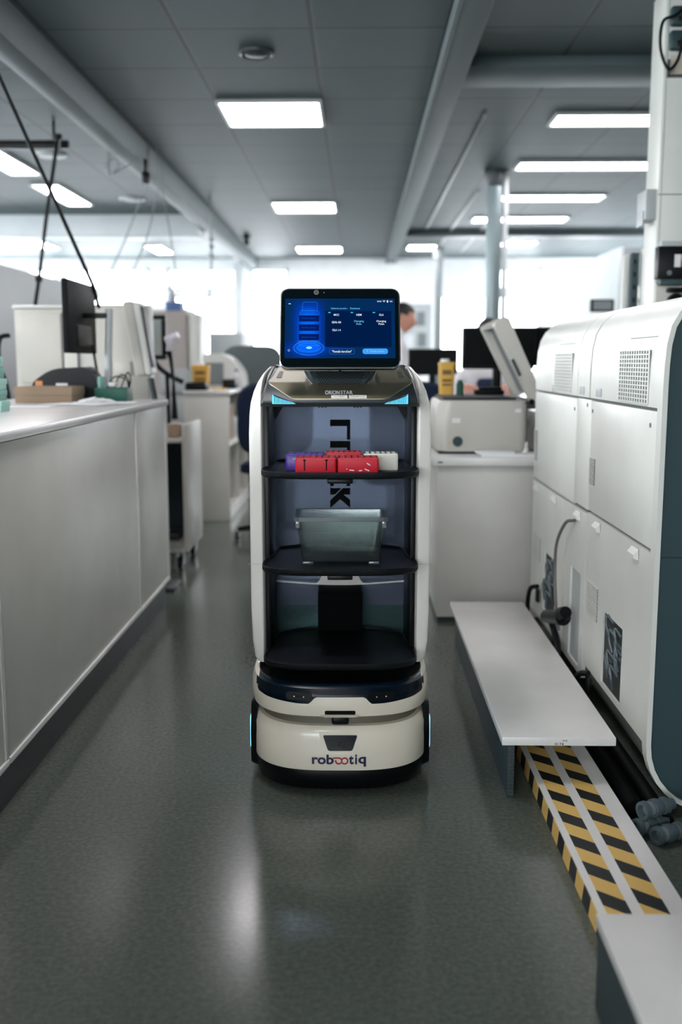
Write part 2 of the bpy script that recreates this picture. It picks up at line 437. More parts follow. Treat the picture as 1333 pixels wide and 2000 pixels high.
# round vent in the middle ceiling
def round_vent(x, y, r, label, m1=lgrey_m):
    t = thing('ceiling_vent', (x, y, CZ-.03), label, 'vent', 'round ceiling vents')
    f = NB(); loft(f, [circ((x, y, CZ-.001), r, 40), circ((x, y, CZ-.012), r*.98, 40), circ((x, y, CZ-.018), r*.86, 40), circ((x, y, CZ-.012), r*.8, 40), circ((x, y, CZ-.002), r*.8, 40)], cap=False)
    obj('rim', f, m1, t)
    d = NB(); loft(d, [circ((x, y, CZ-.004), r*.79, 32), circ((x, y, CZ-.016), r*.62, 32), circ((x, y, CZ-.022), r*.3, 32)]); obj('cone', d, m1, t)
    k = NB(); loft(k, [circ((x, y, CZ-.0005), r*.8, 32), circ((x, y, CZ-.003), r*.8, 32)]); obj('duct_opening', k, black_m, t)
round_vent(-.49, 5.05-.03, .085, 'round ceiling vent in front of the large middle light panel', dgrey_m)
round_vent(-2.2, 7.35, .12, 'pale round vent in the left bay beside the nearest long light panel')
round_vent(-2.05, 9.3, .12, 'pale round vent in the left bay, the farther of two')
# small detector near the end of the left beam
b = NB(); cyl(b, (-1.3, 11.9, CZ-.001), (-1.3, 11.9, CZ-.05), .05, .04); cyl(b, (-1.3, 11.9, CZ-.05), (-1.3, 11.9, CZ-.12), .025, .03)
single('ceiling_sensor', b, black_m, 'small black sensor on the ceiling by the far end of the left beam', 'sensor')
# black box clamped under the left beam
b = NB(); box(b, -1.455, -1.405, 6.9, 6.96, 2.29, 2.37, .01); box(b, -1.44, -1.42, 6.91, 6.95, 2.365, 2.45, .003)
single('cable_junction', b, black_m, 'small black box hanging under the left ceiling beam', 'junction box')

# conduits running to the back on the right ceiling
for x, y0, y1, l in ((.74, 6.2, 11.3, 'pale conduit on the ceiling just right of the right-hand beam'), (1.02, 8.9, 13.4, 'pale conduit on the ceiling left of the steel column'),
                   (1.36, 9.6, 13.6, 'pale conduit on the ceiling right of the steel column'), (1.85, 11.8, 14.2, 'pale conduit at the far right of the ceiling')):
    b = NB(); box(b, x, x+.022, y0, y1, CZ-.014, CZ-.001, .003)
    single('ceiling_conduit', b, lgrey_m, l, 'conduit', 'conduits along the right ceiling')

# columns
t = thing('steel_column', (1.075, 8.05, 0), 'round steel column rising to the ceiling left of the white pillar', 'column')
b = NB(); cyl(b, (1.06, 8.05, 0), (1.06, 8.05, CZ), .062, n=32); obj('pipe', b, mat('column paint', (120, 134, 136), .3, metal=.3), t)
b = NB(); loft(b, [circ((1.06, 8.05, CZ-.12), .064, 32), circ((1.06, 8.05, CZ-.06), .085, 32), circ((1.06, 8.05, CZ), .085, 32)]); obj('collar', b, dgrey_m, t)
b = NB(); box(b, 1.128, 1.165, 8.03, 8.07, 0, CZ, .004); obj('conduit', b, lgrey_m, t)
t = thing('steel_column', (1.05, 13.3, 0), 'thin far column between the noticeboard and the back windows', 'column')
b = NB(); cyl(b, (1.05, 13.3, 0), (1.05, 13.3, CZ), .052, n=24); obj('pipe', b, grey_m, t)
b = NB(); cyl(b, (1.05, 13.3, CZ-.14), (1.05, 13.3, CZ), .075, n=24); obj('collar', b, grey_m, t)
b = NB(); box(b, -1.7, -1.58, 13.9, 14.02, 0, CZ-.13, .005); single('wall_post', b, beam_w, 'pale square post under the far end of the left ceiling beam', 'column')

# ================================================================== LEFT COUNTER
FX = -.865
def base_cabinet(y0, y1, label):
    t = thing('base_cabinet', (FX-.35, (y0+y1)/2, 0), label, 'cabinet', 'white base cabinets under the left worktop')
    b = NB(); box(b, FX-.74, FX-.018, y0, y1, .125, .915, .002); obj('body', b, white_lam, t)
    b = NB(); box(b, FX-.018, FX, y0+.004, y1-.004, .125, .912, .003); obj('back_panel', b, white_lam, t)
    b = NB(); box(b, FX-.70, FX-.02, y0, y1, 0, .125); obj('plinth', b, plinth_m, t)
    b = NB(); box(b, FX-.018, FX+.005, y0+.004, y1-.004, .118, .135, .002); obj('edge_strip', b, white_top, t)
    b = NB(); box(b, FX-.01, FX+.0035, y1-.022, y1-.004, .135, .912, .001); obj('edge_strip', b, white_top, t)
base_cabinet(3.87, 4.47, 'short white base cabinet at the far end of the left counter')
base_cabinet(2.335, 3.87, 'long white base cabinet facing the aisle, middle of the left counter')
base_cabinet(.6, 2.335, 'white base cabinet at the left edge, nearest unit of the left counter')
b = NB(); box(b, FX-.76, FX+.012, .55, 4.49, .915, .94, .004); single('worktop', b, white_top, 'long white worktop over the left base cabinets', 'worktop')
WT = .94

# things on the left worktop -----------------------------------------
g = 'mint card boxes stacked on the left worktop'
mz = WT
for i, (m_, l) in enumerate(((mint_m, 'mint box at the very bottom of the stack at the left edge'),
                     (mint_d, 'mint box, second from the bottom of the stack at the left edge'), (mint_m, 'mint box in the middle of the stack at the left edge'),
                     (mint_d, 'mint box, second from the top of the stack at the left edge'), (mint_m, 'topmost mint box of the stack at the left edge'))):
    h = .037; b = NB(); dx = (.003, -.002, .003, 0, .002)[i]
    box(b, -1.48+dx, -1.197+dx-.004*i, 3.32, 3.41, mz, mz+h-.004, .003); box(b, -1.482+dx, -1.195+dx-.004*i, 3.318, 3.412, mz+h*.45, mz+h-.0005, .003)
    t = single('card_box', b, m_, l, 'box', g); mz += h
b = NB(); box(b, -1.40, -1.168, 4.06, 4.25, WT, WT+.062, .003); box(b, -1.403, -1.165, 4.057, 4.253, WT+.03, WT+.066, .003)
single('brown_box', b, card_m, 'flat brown card box between the mint stack and the label printer', 'box')

# label printer
t = thing('label_printer', (-1.2, 4.42, WT), 'black desktop label printer behind the brown box', 'printer')
prof = rounded([(-1.42, WT+.0), (-1.42, WT+.075), (-1.33, WT+.138), (-1.18, WT+.145), (-1.145, WT+.11), (-1.13, WT+.05), (-1.13, WT)], [.01, .03, .05, .04, .03, .02, .01])
b = NB(); prism(b, prof, 'y', 4.33, 4.46); obj('body', b, black_m, t)
b = NB(); box(b, -1.165, -1.128, 4.345, 4.445, WT+.07, WT+.08, .003); obj('output_slot', b, grey_m, t)
b = NB(); box(b, -1.40, -1.37, 4.327, 4.33, WT+.065, WT+.085); obj('badge', b, orange_m, t, 'orange badge')
b = NB(); box(b, -1.185, -1.15, 4.355, 4.43, WT+.115, WT+.14, .004, 2, (0, .5, 0)); obj('control_panel', b, dgrey_m, t)
b = NB(); box(b, -1.31, -1.26, 4.326, 4.33, WT+.06, WT+.075); obj('label', b, label_w, t, 'white sticker')
# papers
for i, (x, y, r, l) in enumerate(((-1.28, 3.72, .1, 'white paper sheet lying beside the mint stack'), (-1.1, 3.95, -.25, 'white paper sheet in front of the brown box'), (-1.03, 4.03, .12, 'crumpled white paper sheet by the green box'))):
    b = NB(); box(b, x-.13, x+.13, y-.1, y+.1, WT+.0006+.0012*i, WT+.0016+.0012*i, 0, 2, (0, 0, r)); 
    if i == 2:
        for k in range(3): box(b, x-.1+.04*k, x-.03+.04*k, y-.04, y+.01, WT+.014, WT+.0155, 0, 2, (.2, -.2+.15*k, .4*k))
    single('paper_sheet', b, paper_m, l, 'paper', 'papers on the left worktop')
# green open box
t = thing('green_tray', (-1.02, 4.27, WT), 'dark green open box near the far corner of the left worktop', 'box')
b = NB(); x0, x1, y0, y1, h = -1.11, -.975, 4.2, 4.32, .058
box(b, x0, x1, y0, y1, WT, WT+.004)
for a in ((x0, x1, y0, y0+.004), (x0, x1, y1-.004, y1), (x0, x0+.004, y0+.004, y1-.004), (x1-.004, x1, y0+.004, y1-.004)): box(b, *a, WT+.004, WT+h, .0015)
obj('box_body', b, green_m, t)
b = NB(); box(b, -1.10, -1.088, 4.22, 4.31, WT+.004, WT+.105, .002); obj('divider', b, mint_d, t, 'mint divider')
b = NB(); box(b, -1.06, -1.03, 4.23, 4.29, WT+.0645, WT+.08, .004); single('rubber_stamp', b, label_w, 'small white item sticking out of the green box', 'stationery')
b = NB()
for k in range(3):
    tube(b, spline([(-1.08+.03*k, 4.25, WT+.03), (-1.05+.03*k, 4.29, WT+.1+.01*k), (-1.0+.01*k, 4.31, WT+.09), (-.98, 4.27, WT+.05)], 6), .003, 6)
single('coiled_cable', b, cable_m, 'black coiled cable spilling over the green box', 'cable')

# monitor seen from the side on its pole
t = thing('arm_monitor', (-1.12, 4.4, WT), 'black monitor seen side-on, held on a pale pole above the label printer', 'monitor')
b = NB(); tube(b, [(-1.105, 4.42, WT), (-1.10, 4.42, WT+.2), (-1.09, 4.42, WT+.395)], [.018, .016, .016], 16); obj('pole', b, lgrey_m, t)
b = NB(); box(b, -1.205, -1.09, 4.405, 4.435, WT+.355, WT+.378, .005); obj('arm', b, black_m, t)
sc = NB(); box(sc, -.013, .013, -.235, .235, 0, .305, .006, 2)
M = Matrix.Translation((-1.215, 4.40, 1.143)) @ Euler((0, 0, math.radians(1))).to_matrix().to_4x4()
bmesh.ops.transform(sc, matrix=M, verts=sc.verts); obj('screen', sc, black_soft, t)
b = NB(); box(b, -.012+0, .022, -.12, .12, .03, .12, .006, 2); bmesh.ops.transform(b, matrix=M, verts=b.verts); obj('connector_box', b, black_m, t)
b = NB(); tube(b, spline([(-1.19, 4.5, WT+.24), (-1.17, 4.51, WT+.1), (-1.12, 4.5, WT+.05), (-1.06, 4.44, WT+.007)], 8), .006, 8); obj('power_cable', b, cable_m, t)

# ================================================================== LEFT INSTRUMENTS BEHIND THE COUNTER
t = thing('beige_instrument', (-1.61, 5.4, 0), 'tall beige instrument cabinet behind the label printer, left of the side-on monitor', 'instrument')
x0, x1 = -1.745, -1.475; y0 = 5.1
b = NB(); box(b, x0, x1, y0, y0+.5, 0, 1.375, .012); obj('body', b, beige_m, t)
b = NB(); box(b, x0+.03, x1-.03, y0-.012, y0, 1.0, 1.35, .004); obj('door', b, beige_m, t)
b = NB(); box(b, x0-.004, x1+.004, y0-.008, y0+.5, 1.375, 1.39, .005); obj('top_cover', b, machine_white, t)
b = NB(); box(b, x1-.022, x1-.016, y0-.016, y0-.010, 1.0, 1.35); obj('trim_line', b, dgrey_m, t)
t = thing('beige_instrument', (-1.24, 5.2, 0), 'beige instrument cabinet directly behind the pale monitor pole', 'instrument')
b = NB(); box(b, -1.455, -1.03, 4.95, 5.08, 0, 1.385, .015); obj('body', b, beige_m, t)
b = NB(); box(b, -1.2, -1.12, 4.935, 4.95, 1.04, 1.11, .003); obj('label_plate', b, beige_m, t)
b = NB(); box(b, -1.385, -1.377, 4.942, 4.95, .95, 1.35); obj('trim_line', b, dgrey_m, t)
# tilted display
t = thing('tilted_display', (-1.02, 4.75, 0), 'thick pale display panel leaning back at the end of the left counter', 'display')
R = (0, math.radians(-9), 0); P = (-1.045, 4.8, 1.15)
b = NB(); box(b, -1.065, -1.02, 4.72, 4.86, 1.04, 1.39, .008, 2, R, P); obj('housing', b, beige_m, t)
b = NB(); box(b, -1.02, -.99, 4.72, 4.86, 1.04, 1.38, .008, 2, R, P); obj('front_shell', b, machine_white, t)
b = NB(); box(b, -.99, -.983, 4.74, 4.84, 1.07, 1.36, .003, 2, R, P); obj('screen', b, black_m, t)
b = NB(); tube(b, [(-.995, 4.8, 1.03), (-.965, 4.8, .85), (-.95, 4.8, .02)], .016, 12); obj('stand_post', b, dgrey_m, t)
b = NB(); box(b, -1.01, -.89, 4.7, 4.9, 0, .025, .008); obj('base', b, dgrey_m, t)
# tall instrument C with touch screen
t = thing('tall_instrument', (-1.55, 8.4, 0), 'tall grey instrument tower with a touch screen, beside the yellow bin', 'instrument')
b = NB(); box(b, -1.83, -1.40, 8.22, 8.6, 0, 1.52, .02); obj('body', b, mat('taupe plastic', (168, 162, 156), .5), t)
b = NB(); box(b, -1.40, -1.29, 8.24, 8.58, .0, 1.50, .03, 3); obj('side_column', b, machine_white, t)
b = NB(); box(b, -1.62, -1.38, 8.17, 8.22, .86, 1.05, .01); obj('tray_housing', b, lgrey_m, t)
for k in range(3):
    b = NB(); box(b, -1.78, -1.42, 8.20, 8.22, .2+.22*k, .4+.22*k, .005); obj('drawer', b, lgrey_m, t)
t2 = thing('touch_screen', (-1.2, 5.7, 0), 'touch screen in a black frame on a curved black arm, before the grey tower', 'screen')
b = NB()
for a in ((-1.34, -1.095, 1.345, 1.37), (-1.34, -1.095, 1.12, 1.145), (-1.12, -1.095, 1.145, 1.345), (-1.34, -1.315, 1.145, 1.345)): box(b, a[0], a[1], 5.73, 5.76, a[2], a[3], .004)
obj('frame', b, black_m, t2)
b = NB(); box(b, -1.316, -1.119, 5.738, 5.75, 1.143, 1.347); obj('display', b, mat('pale screen', (176, 190, 186), .3), t2)
b = NB(); tube(b, spline([(-1.18, 5.765, 1.13), (-1.14, 5.765, 1.07), (-1.07, 5.77, 1.02), (-1.01, 5.78, .99)], 8), .014, 10)
tube(b, [(-1.10, 5.77, 1.03), (-1.10, 5.80, .6), (-1.10, 5.82, .02)], .012, 10); obj('arm', b, black_m, t2)
b = NB(); box(b, -1.18, -1.0, 5.75, 5.89, 0, .022, .006); obj('base', b, black_m, t2)
# barcode scanner
t = thing('barcode_scanner', (-1.05, 5.75, 1.02), 'white handheld scanner in a stand in front of the grey tower', 'scanner')
b = NB(); tube(b, [(-1.07, 5.62, 1.225), (-1.00, 5.6, 1.255)], [.022, .018], 12); tube(b, [(-1.035, 5.61, 1.24), (-1.06, 5.62, 1.16)], [.017, .014], 12); obj('scanner_head', b, mat('scanner white', (238, 236, 248), .4), t)
b = NB(); tube(b, [(-1.06, 5.62, 1.17), (-1.05, 5.63, 1.12), (-1.04, 5.64, 1.0), (-1.04, 5.65, .7865)], [.02, .012, .008, .02], 10); obj('stand', b, black_m, t)
# bottle and blue box on top of the tower
b = NB(); box(b, -1.58, -1.45, 8.28, 8.44, 1.5205, 1.59, .006); box(b, -1.585, -1.445, 8.275, 8.445, 1.575, 1.592, .003)
single('blue_box', b, blue_m, 'small blue plastic box on top of the grey tower', 'box')
t = thing('squeeze_bottle', (-1.54, 8.35, 1.592), 'white pointed wash bottle standing on the blue box', 'bottle')
b = NB(); pr = [(.0, .034), (.01, .038), (.06, .034), (.09, .016), (.11, .012)]
loft(b, [circ((-1.54, 8.35, 1.592+z), r, 20) for z, r in pr]); obj('body', b, lgrey_m, t)
b = NB(); loft(b, [circ((-1.54, 8.35, 1.702+z), r, 12) for z, r in ((0, .012), (.03, .006), (.08, .003))]); obj('nozzle', b, grey_m, t)

# big grey hood panel at far left
t = thing('grey_hood', (-2.6, 6.4, 0), 'large grey hooded machine at the left edge behind the mint boxes', 'machine')
b = NB(); prism(b, rounded([(5.2, .0), (5.2, 1.70), (7.5, 1.70), (7.7, 1.6), (7.7, 0)], .03), 'x', -3.1, -2.2); obj('body', b, mat('hood grey', (160, 164, 164), .45), t)
b = NB(); box(b, -3.05, -2.6, 5.18, 5.20, .9, 1.5, .004); obj('front_window', b, dgrey_m, t)
b = NB(); tube(b, spline([(-1.755, 5.06, 1.24), (-1.80, 5.04, 1.22), (-1.81, 5.04, 1.1), (-1.77, 5.03, .96), (-1.76, 5.03, .7), (-1.76, 5.03, .013)], 8), .012, 8)
single('hanging_hose', b, cable_m, 'dark hose looping beside the left beige instrument', 'hose')
# grey blue stool back
# ================================================================== TROLLEY
t = thing('trolley', (-1.1, 5.38, 0), 'white trolley on castors standing past the end of the left counter', 'trolley')
X0, X1, Y0, Y1 = -1.35, -.905, 5.2, 5.72
b = NB(); box(b, X1-.025, X1, Y0+.03, Y1, .10, .78, .004); obj('side_panel', b, white_lam, t)
b = NB(); box(b, X0, X0+.02, Y0, Y1, .10, .70, .004); obj('side_panel', b, white_lam, t)
b = NB(); box(b, X0, X1-.027, Y0, Y1, .685, .705, .004); obj('top_shelf', b, white_lam, t)
b = NB(); box(b, X0+.021, X1-.027, Y0, Y1, .10, .12, .004); obj('bottom_shelf', b, white_lam, t)
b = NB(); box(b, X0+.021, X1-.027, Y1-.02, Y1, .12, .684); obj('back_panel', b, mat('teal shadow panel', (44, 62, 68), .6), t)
for cx, cy in ((X0+.05, Y0+.05), (X1-.05, Y0+.06), (X0+.05, Y1-.05), (X1-.05, Y1-.05)):
    c = NB(); cyl(c, (cx-.012, cy, .036), (cx+.012, cy, .036), .035, n=20); w = obj('castor', c, black_m, t)
    c = NB(); box(c, cx-.02, cx-.014, cy-.018, cy+.018, .03, .092); box(c, cx+.014, cx+.02, cy-.018, cy+.018, .03, .092); box(c, cx-.02, cx+.02, cy-.02, cy+.02, .088, .099); obj('fork', c, steel_m, w)
b = NB(); box(b, -1.02, -.955, 5.3, 5.38, .7065, .78, .006); single('tan_carton', b, tan_m, 'small tan carton on top of the white trolley', 'box')
b = NB(); box(b, -1.2, -1.0, 5.45, 5.6, .1215, .16, .006); single('dark_crate', b, dgrey_m, 'flat dark crate on the bottom shelf of the trolley', 'crate')

# ================================================================== OPEN SHELF CABINET (left, farther)
t = thing('shelf_cabinet', (-1.0, 7.2, 0), 'white cabinet with open shelves facing the aisle, left of the robot', 'cabinet')
X0, X1, Y0, Y1, H = -1.205, -.895, 6.9, 8.1, .885
b = NB(); box(b, X0, X1, Y0, Y0+.02, 0, H, .003); obj('end_panel', b, white_lam, t)
b = NB(); box(b, X0, X1, Y1-.02, Y1, 0, H, .003); obj('end_panel', b, white_lam, t)
b = NB(); box(b, X0, X0+.02, Y0+.021, Y1-.021, 0, H, .002); obj('back_panel', b, white_lam, t)
b = NB(); box(b, X0-.005, X1+.01, Y0-.01, Y1+.01, H, H+.025, .004); obj('top', b, white_top, t)
for z in (.0, .52): 
    b = NB(); box(b, X0+.021, X1-.002, Y0+.021, Y1-.021, z+.001 if z else .0, z+(.02 if z else .09), .002); obj('shelf', b, white_lam, t)
b = NB(); box(b, X0+.03, X1-.01, (Y0+Y1)/2-.01, (Y0+Y1)/2+.01, .091, .519); obj('divider', b, white_lam, t)
g = 'cartons in the open shelf cabinet'
for y0, y1, h, m_, l in ((6.95, 7.2, .2, black_m, 'black box on the upper shelf of the open cabinet, nearest end'), (7.24, 7.5, .26, tan_m, 'tan carton on the upper shelf of the open cabinet'), (7.56, 7.95, .15, lgrey_m, 'light grey carton at the far end of the upper shelf')):
    b = NB(); box(b, X0+.06, X1-.04, y0, y1, .5405, .5405+h, .004); single('carton', b, m_, l, 'box', g)
HT = H+.0255
def sharps(x, y, z, w, h, label, d=None):
    d = d or w*.8
    t = thing('sharps_bin', (x, y, z), label, 'bin', 'yellow sharps bins')
    b = NB(); prismr = rrect(-w*.44, w*.44, -d*.44, d*.44, .012)
    loft(b, [[(x+p[0]*s, y+p[1]*s, z+zz) for p in prismr] for zz, s in ((0, .96), (h*.9, 1.1), (h*.91, 1.14), (h*.97, 1.14), (h, 1.0))]); obj('body', b, yellow_m, t)
    b = NB(); cyl(b, (x-.1*w, y, z+h+.0), (x-.1*w, y, z+h*1.1), w*.3, w*.26, 20); obj('lid', b, label_w, t, 'white lid')
    b = NB()
    for zz, hh in ((.62, .14), (.40, .08), (.28, .06)): box(b, x-w*.28, x+w*.28, y-d*.44*1.1-.004, y-d*.44*1.05, z+h*zz, z+h*(zz+hh))
    obj('printed_label', b, mat('label brown', (120, 92, 50), .7), t)
t = sharps(-1.12, 7.15, HT, .125, .175, 'yellow sharps bin on the open shelf cabinet, left of the robot')
b = NB(); box(b, -1.20, -1.05, 6.92, 7.05, HT, HT+.05, .008); box(b, -1.19, -1.06, 6.93, 7.04, HT+.05, HT+.055, .002); single('black_tray', b, black_m, 'black tray in front of the yellow bin on the shelf cabinet', 'tray')
b = NB(); box(b, -1.02, -.93, 6.98, 7.1, HT, HT+.012, .004); single('yellow_tray', b, yellow_m, 'flat yellow tray lying at the corner of the shelf cabinet', 'tray')
b = NB(); box(b, -1.0, -.9, 7.36, 7.58, HT, HT+.07, .01); single('black_case', b, black_m, 'small black case at the aisle edge of the shelf cabinet', 'case')
t = thing('hooded_instrument', (-1.05, 7.85, HT), 'white bench instrument with a rounded hood on the shelf cabinet', 'instrument')
b = NB(); prism(b, rounded([(-1.19, HT), (-1.19, HT+.26), (-1.0, HT+.26), (-.89, HT+.12), (-.88, HT)], [.01, .03, .1, .05, .01]), 'y', 7.68, 8.05); obj('hood', b, machine_white, t)
b = NB(); box(b, -1.17, -1.03, 7.668, 7.68, HT+.02, HT+.19, .004); obj('front_panel', b, grey_m, t)
g = 'white bottles beside the black case'
for k, (x, y, h, l) in enumerate(((-.925, 7.63, .14, 'white bottle between the black case and the rounded hood'),)):
    t = thing('reagent_bottle', (x, y, HT), l, 'bottle')
    b = NB(); loft(b, [circ((x, y, HT+z*h), r, 18) for z, r in ((0, .028), (.7, .028), (.82, .013), (.9, .013))]); obj('body', b, label_w, t)
    b = NB(); cyl(b, (x, y, HT+.9*h), (x, y, HT+h), .015, n=16); obj('cap', b, blue_m, t)
# far bench left with bottles and chair
t = thing('far_bench', (-.9, 9.1, 0), 'far white bench crowded with bottles, left of the robot head', 'bench')
b = NB(); box(b, -1.5, -.55, 8.9, 9.5, .88, .91, .004); obj('top', b, white_top, t)
b = NB(); box(b, -1.48, -.57, 8.95, 9.45, .0, .88, .003); obj('body', b, white_lam, t)
FZ = .91
cols = [label_w, lgrey_m, paper_m, mint_d, label_w, lgrey_m, label_w, blue_m]
for k in range(8):
    x = -1.14+.075*k; y = 9.0+.09*(k % 3); h = .17+.05*((k*7) % 4)
    t = thing('reagent_bottle', (x, y, FZ), ('%s bottle on the far bench, %s' % (('white', 'grey', 'white', 'mint', 'white', 'grey', 'white', 'blue')[k],
        ('leftmost of the row', 'second from the left', 'third from the left', 'in the left half of the row', 'just right of the mint one', 'third from the right', 'second from the right', 'closest to the robot head')[k])), 'bottle', 'bottles on the far bench')
    b = NB(); loft(b, [circ((x, y, FZ+z*h), r, 16) for z, r in ((0, .03), (.7, .03), (.82, .014), (.9, .014))]); obj('body', b, cols[k], t)
    b = NB(); cyl(b, (x, y, FZ+.9*h), (x, y, FZ+h), .016, n=14); obj('cap', b, dgrey_m if k % 2 else label_w, t)

def swivel_chair(x, y, rz, label, mback, seat_z=.5, top=1.0, w=.46):
    t = thing('swivel_chair', (0, 0, 0), label, 'chair')
    b = NB(); rs = []
    for z, s in ((0, .9), (.01, 1), (.05, 1), (.07, .9)): rs.append([(p[0]*s, p[1]*s, seat_z-.07+z) for p in rrect(-w/2, w/2, -.22, .22, .09)])
    loft(b, rs); obj('seat', b, mback, t)
    b = NB(); rs = []
    out = rrect(-w/2, w/2, 0, top-seat_z-.05, .14, 7)
    for yy, s in ((-.0, .92), (.015, 1), (.045, 1), (.06, .92)):
        rs.append([(p[0]*s, .2+yy+.9*p[0]*p[0]*-.6, seat_z+.05+(top-seat_z-.05)/2+(p[1]-(top-seat_z-.05)/2)*s) for p in out])
    loft(b, rs); obj('backrest', b, mback, t)
    b = NB(); cyl(b, (0, 0, .09), (0, 0, seat_z-.072), .028, n=16); obj('gas_lift', b, black_m, t)
    b = NB(); tube(b, [(0, .05, seat_z-.09), (0, .3, seat_z-.08), (0, .275, seat_z+.2)], .016, 10); obj('back_bracket', b, black_m, t)
    for k in range(5):
        a = 2*PI*k/5+.3; e = (.28*math.cos(a), .28*math.sin(a))
        b = NB(); tube(b, [(0, 0, .095), (e[0], e[1], .07)], [.028, .016], 10); l = obj('leg', b, black_m, t)
        b = NB(); cyl(b, (e[0]-.01, e[1], .028), (e[0]+.01, e[1], .028), .027, n=16); obj('castor', b, black_m, l)
    t.location = (x, y, 0); t.rotation_euler = (0, 0, rz)
    return t
swivel_chair(-.92, 8.55, PI+.2, 'high-backed grey swivel chair by the far bench, left of the robot head', mat('chair grey', (96, 106, 106), .7), .62, 1.24, .5)
swivel_chair(-.48, 6.2, PI-.1, 'navy swivel chair behind the robot, its edge showing left of the white shell', navy_m, .5, .98, .46)
swivel_chair(.24, 5.7, PI+.2, 'navy swivel chair standing behind the robot, seen through the smoky panel on the right', navy_m, .5, 1.0, .44)

# pale partitions / machines further back left
for x0, x1, y0, y1, h, m_, l in ((-2.25, -1.75, 10.2, 10.9, 1.65, beam_w, 'pale tall cabinet in the far left haze, behind the grey tower'),
                                (-1.62, -1.25, 10.9, 11.5, 1.42, lgrey_m, 'grey tall machine below the far pale post'),
                                (-3.4, -2.6, 9.8, 10.4, 1.5, beam_w, 'wide pale cabinet in the far left haze'),):
    b = NB(); box(b, x0, x1, y0, y1, 0, h, .02); box(b, x0+.03, x1-.03, y0-.012, y0, .1, h-.06, .004); single('tall_cabinet', b, m_, l, 'cabinet')

# ================================================================== HANGING STRAPS AND RAIL ON THE LEFT
def W_at(px, py, y):
    import math as _m
    F = 2000*35/36; p = _m.radians(8.569); q = _m.radians(.976)
    a = (px-666.5)/F; c = (1000-py)/F
    fx, fy, fz = -_m.sin(q)*_m.cos(p), _m.cos(q)*_m.cos(p), -_m.sin(p)
    rx, ry, rz = _m.cos(q), _m.sin(q), 0
    ux, uy, uz = -_m.sin(q)*_m.sin(p), _m.cos(q)*_m.sin(p), _m.cos(p)
    d = (fx+a*rx+c*ux, fy+a*ry+c*uy, fz+a*rz+c*uz); k = y/d[1]
    return Vector((d[0]*k, y, 1.106+d[2]*k))
b = NB(); box(b, -2.6, -1.78, 6.33, 6.37, 2.4, 2.45, .005)
for x in (-2.3, -1.87): cyl(b, (x, 6.35, 2.45), (x, 6.35, CZ), .01, n=8)
single('hanging_rail', b, black_m, 'short black rail hung under the left ceiling', 'rail')
b = NB(); tube(b, [(-1.845, 6.35, 2.4)]+[W_at(113, 268, 6.1), W_at(90, 430, 5.9), W_at(76, 548, 5.8), W_at(68, 603, 5.75)], .011, 8); cyl(b, W_at(76, 545, 5.8)-Vector((0, 0, .015)), W_at(76, 545, 5.8)+Vector((0, 0, .015)), .02, n=10); cyl(b, W_at(113, 262, 6.1), W_at(113, 274, 6.1), .024, n=10)
single('hanging_cable', b, cable_m, 'dark twisted cable hanging from the short black rail', 'cable')
b = NB(); p0, p1 = W_at(-40, 65, 4.3), W_at(183, 560, 4.6); tube(b, [p0, p1, W_at(193, 600, 4.7)], .009, 8)
single('hanging_strap', b, cable_m, 'long black strap slanting down across the left ceiling to the monitor', 'strap')
g = 'thin grey cables under the left beam'
for i, (pts, l) in enumerate(((((291, 350, 7.02), (235, 490, 7.2), (195, 570, 7.6)), 'thin grey cable from the small black box, slanting furthest left'),
              (((309, 368, 7.0), (285, 470, 7.3), (245, 560, 7.8)), 'thin grey cable beside the small black box, slanting down left'),
              (((318, 380, 7.2), (335, 470, 7.6), (350, 590, 8.2)), 'thin grey cable from the left beam, slanting down to the right'))):
    b = NB(); q0 = W_at(*pts[0]); tube(b, [Vector((q0.x, q0.y, CZ-.002))]+spline([W_at(*p) for p in pts], 5), .005, 6); single('thin_cable', b, grey_m, l, 'cable', g)
b = NB(); tube(b, spline([W_at(*p) for p in ((214, 285, 6.8), (212, 315, 6.8), (214, 345, 6.8), (208, 322, 6.8), (222, 310, 6.8), (232, 325, 6.8), (222, 340, 6.8), (258, 318, 6.8))], 6), .006, 6)
single('curled_cable', b, grey_m, 'curled loose cable end dangling below the left ceiling', 'cable')
b = NB(); tube(b, [Vector((W_at(412, 463, 9.2).x, 9.2, CZ)), W_at(412, 463, 9.2), W_at(414, 500, 9.2), W_at(410, 570, 9.2), W_at(403, 640, 9.2), W_at(398, 700, 9.2)], .01, 8)
for py in (468, 482, 500): cyl(b, W_at(413, py-4, 9.2), W_at(413, py+4, 9.2), .022, n=10)
single('chain_cable', b, grey_m, 'beaded grey cable hanging near the far end of the left beam', 'cable')

# ================================================================== RIGHT: LONG ANALYSER
AX = .707
CUR = [(0, 1.05), (.001, 1.10), (.004, 1.145), (.013, 1.188), (.03, 1.219), (.055, 1.243), (.09, 1.261), (.14, 1.274), (.21, 1.284), (.35, 1.294), (.56, 1.30)]
def ccur(o):
    out = []
    for i, (x, z) in enumerate(CUR):
        a = CUR[max(i-1, 0)]; c = CUR[min(i+1, len(CUR)-1)]; d = Vector((c[0]-a[0], c[1]-a[1])).normalized()
        out.append((AX+x+d[1]*o, z-d[0]*o))
    return out
def lowc(o): return [(AX+.17-(.17-o)*math.cos(q*PI/16), .18-(.172-o)*math.sin(q*PI/16)) for q in range(8, -1, -1)]
def an_profile(off=0.0):
    o = off
    return lowc(o)+ccur(o)+[(1.32-o, 1.2), (1.32-o, .012+o)]
t = thing('laboratory_analyser', (1.0, 3.14, 0), 'long white laboratory analyser with a rounded top and grey end, right side', 'analyser')
b = NB(); prism(b, rounded(an_profile(.012), .0), 'y', 2.365, 4.0); obj('body', b, mat('analyser seams', (104, 108, 104), .6), t)
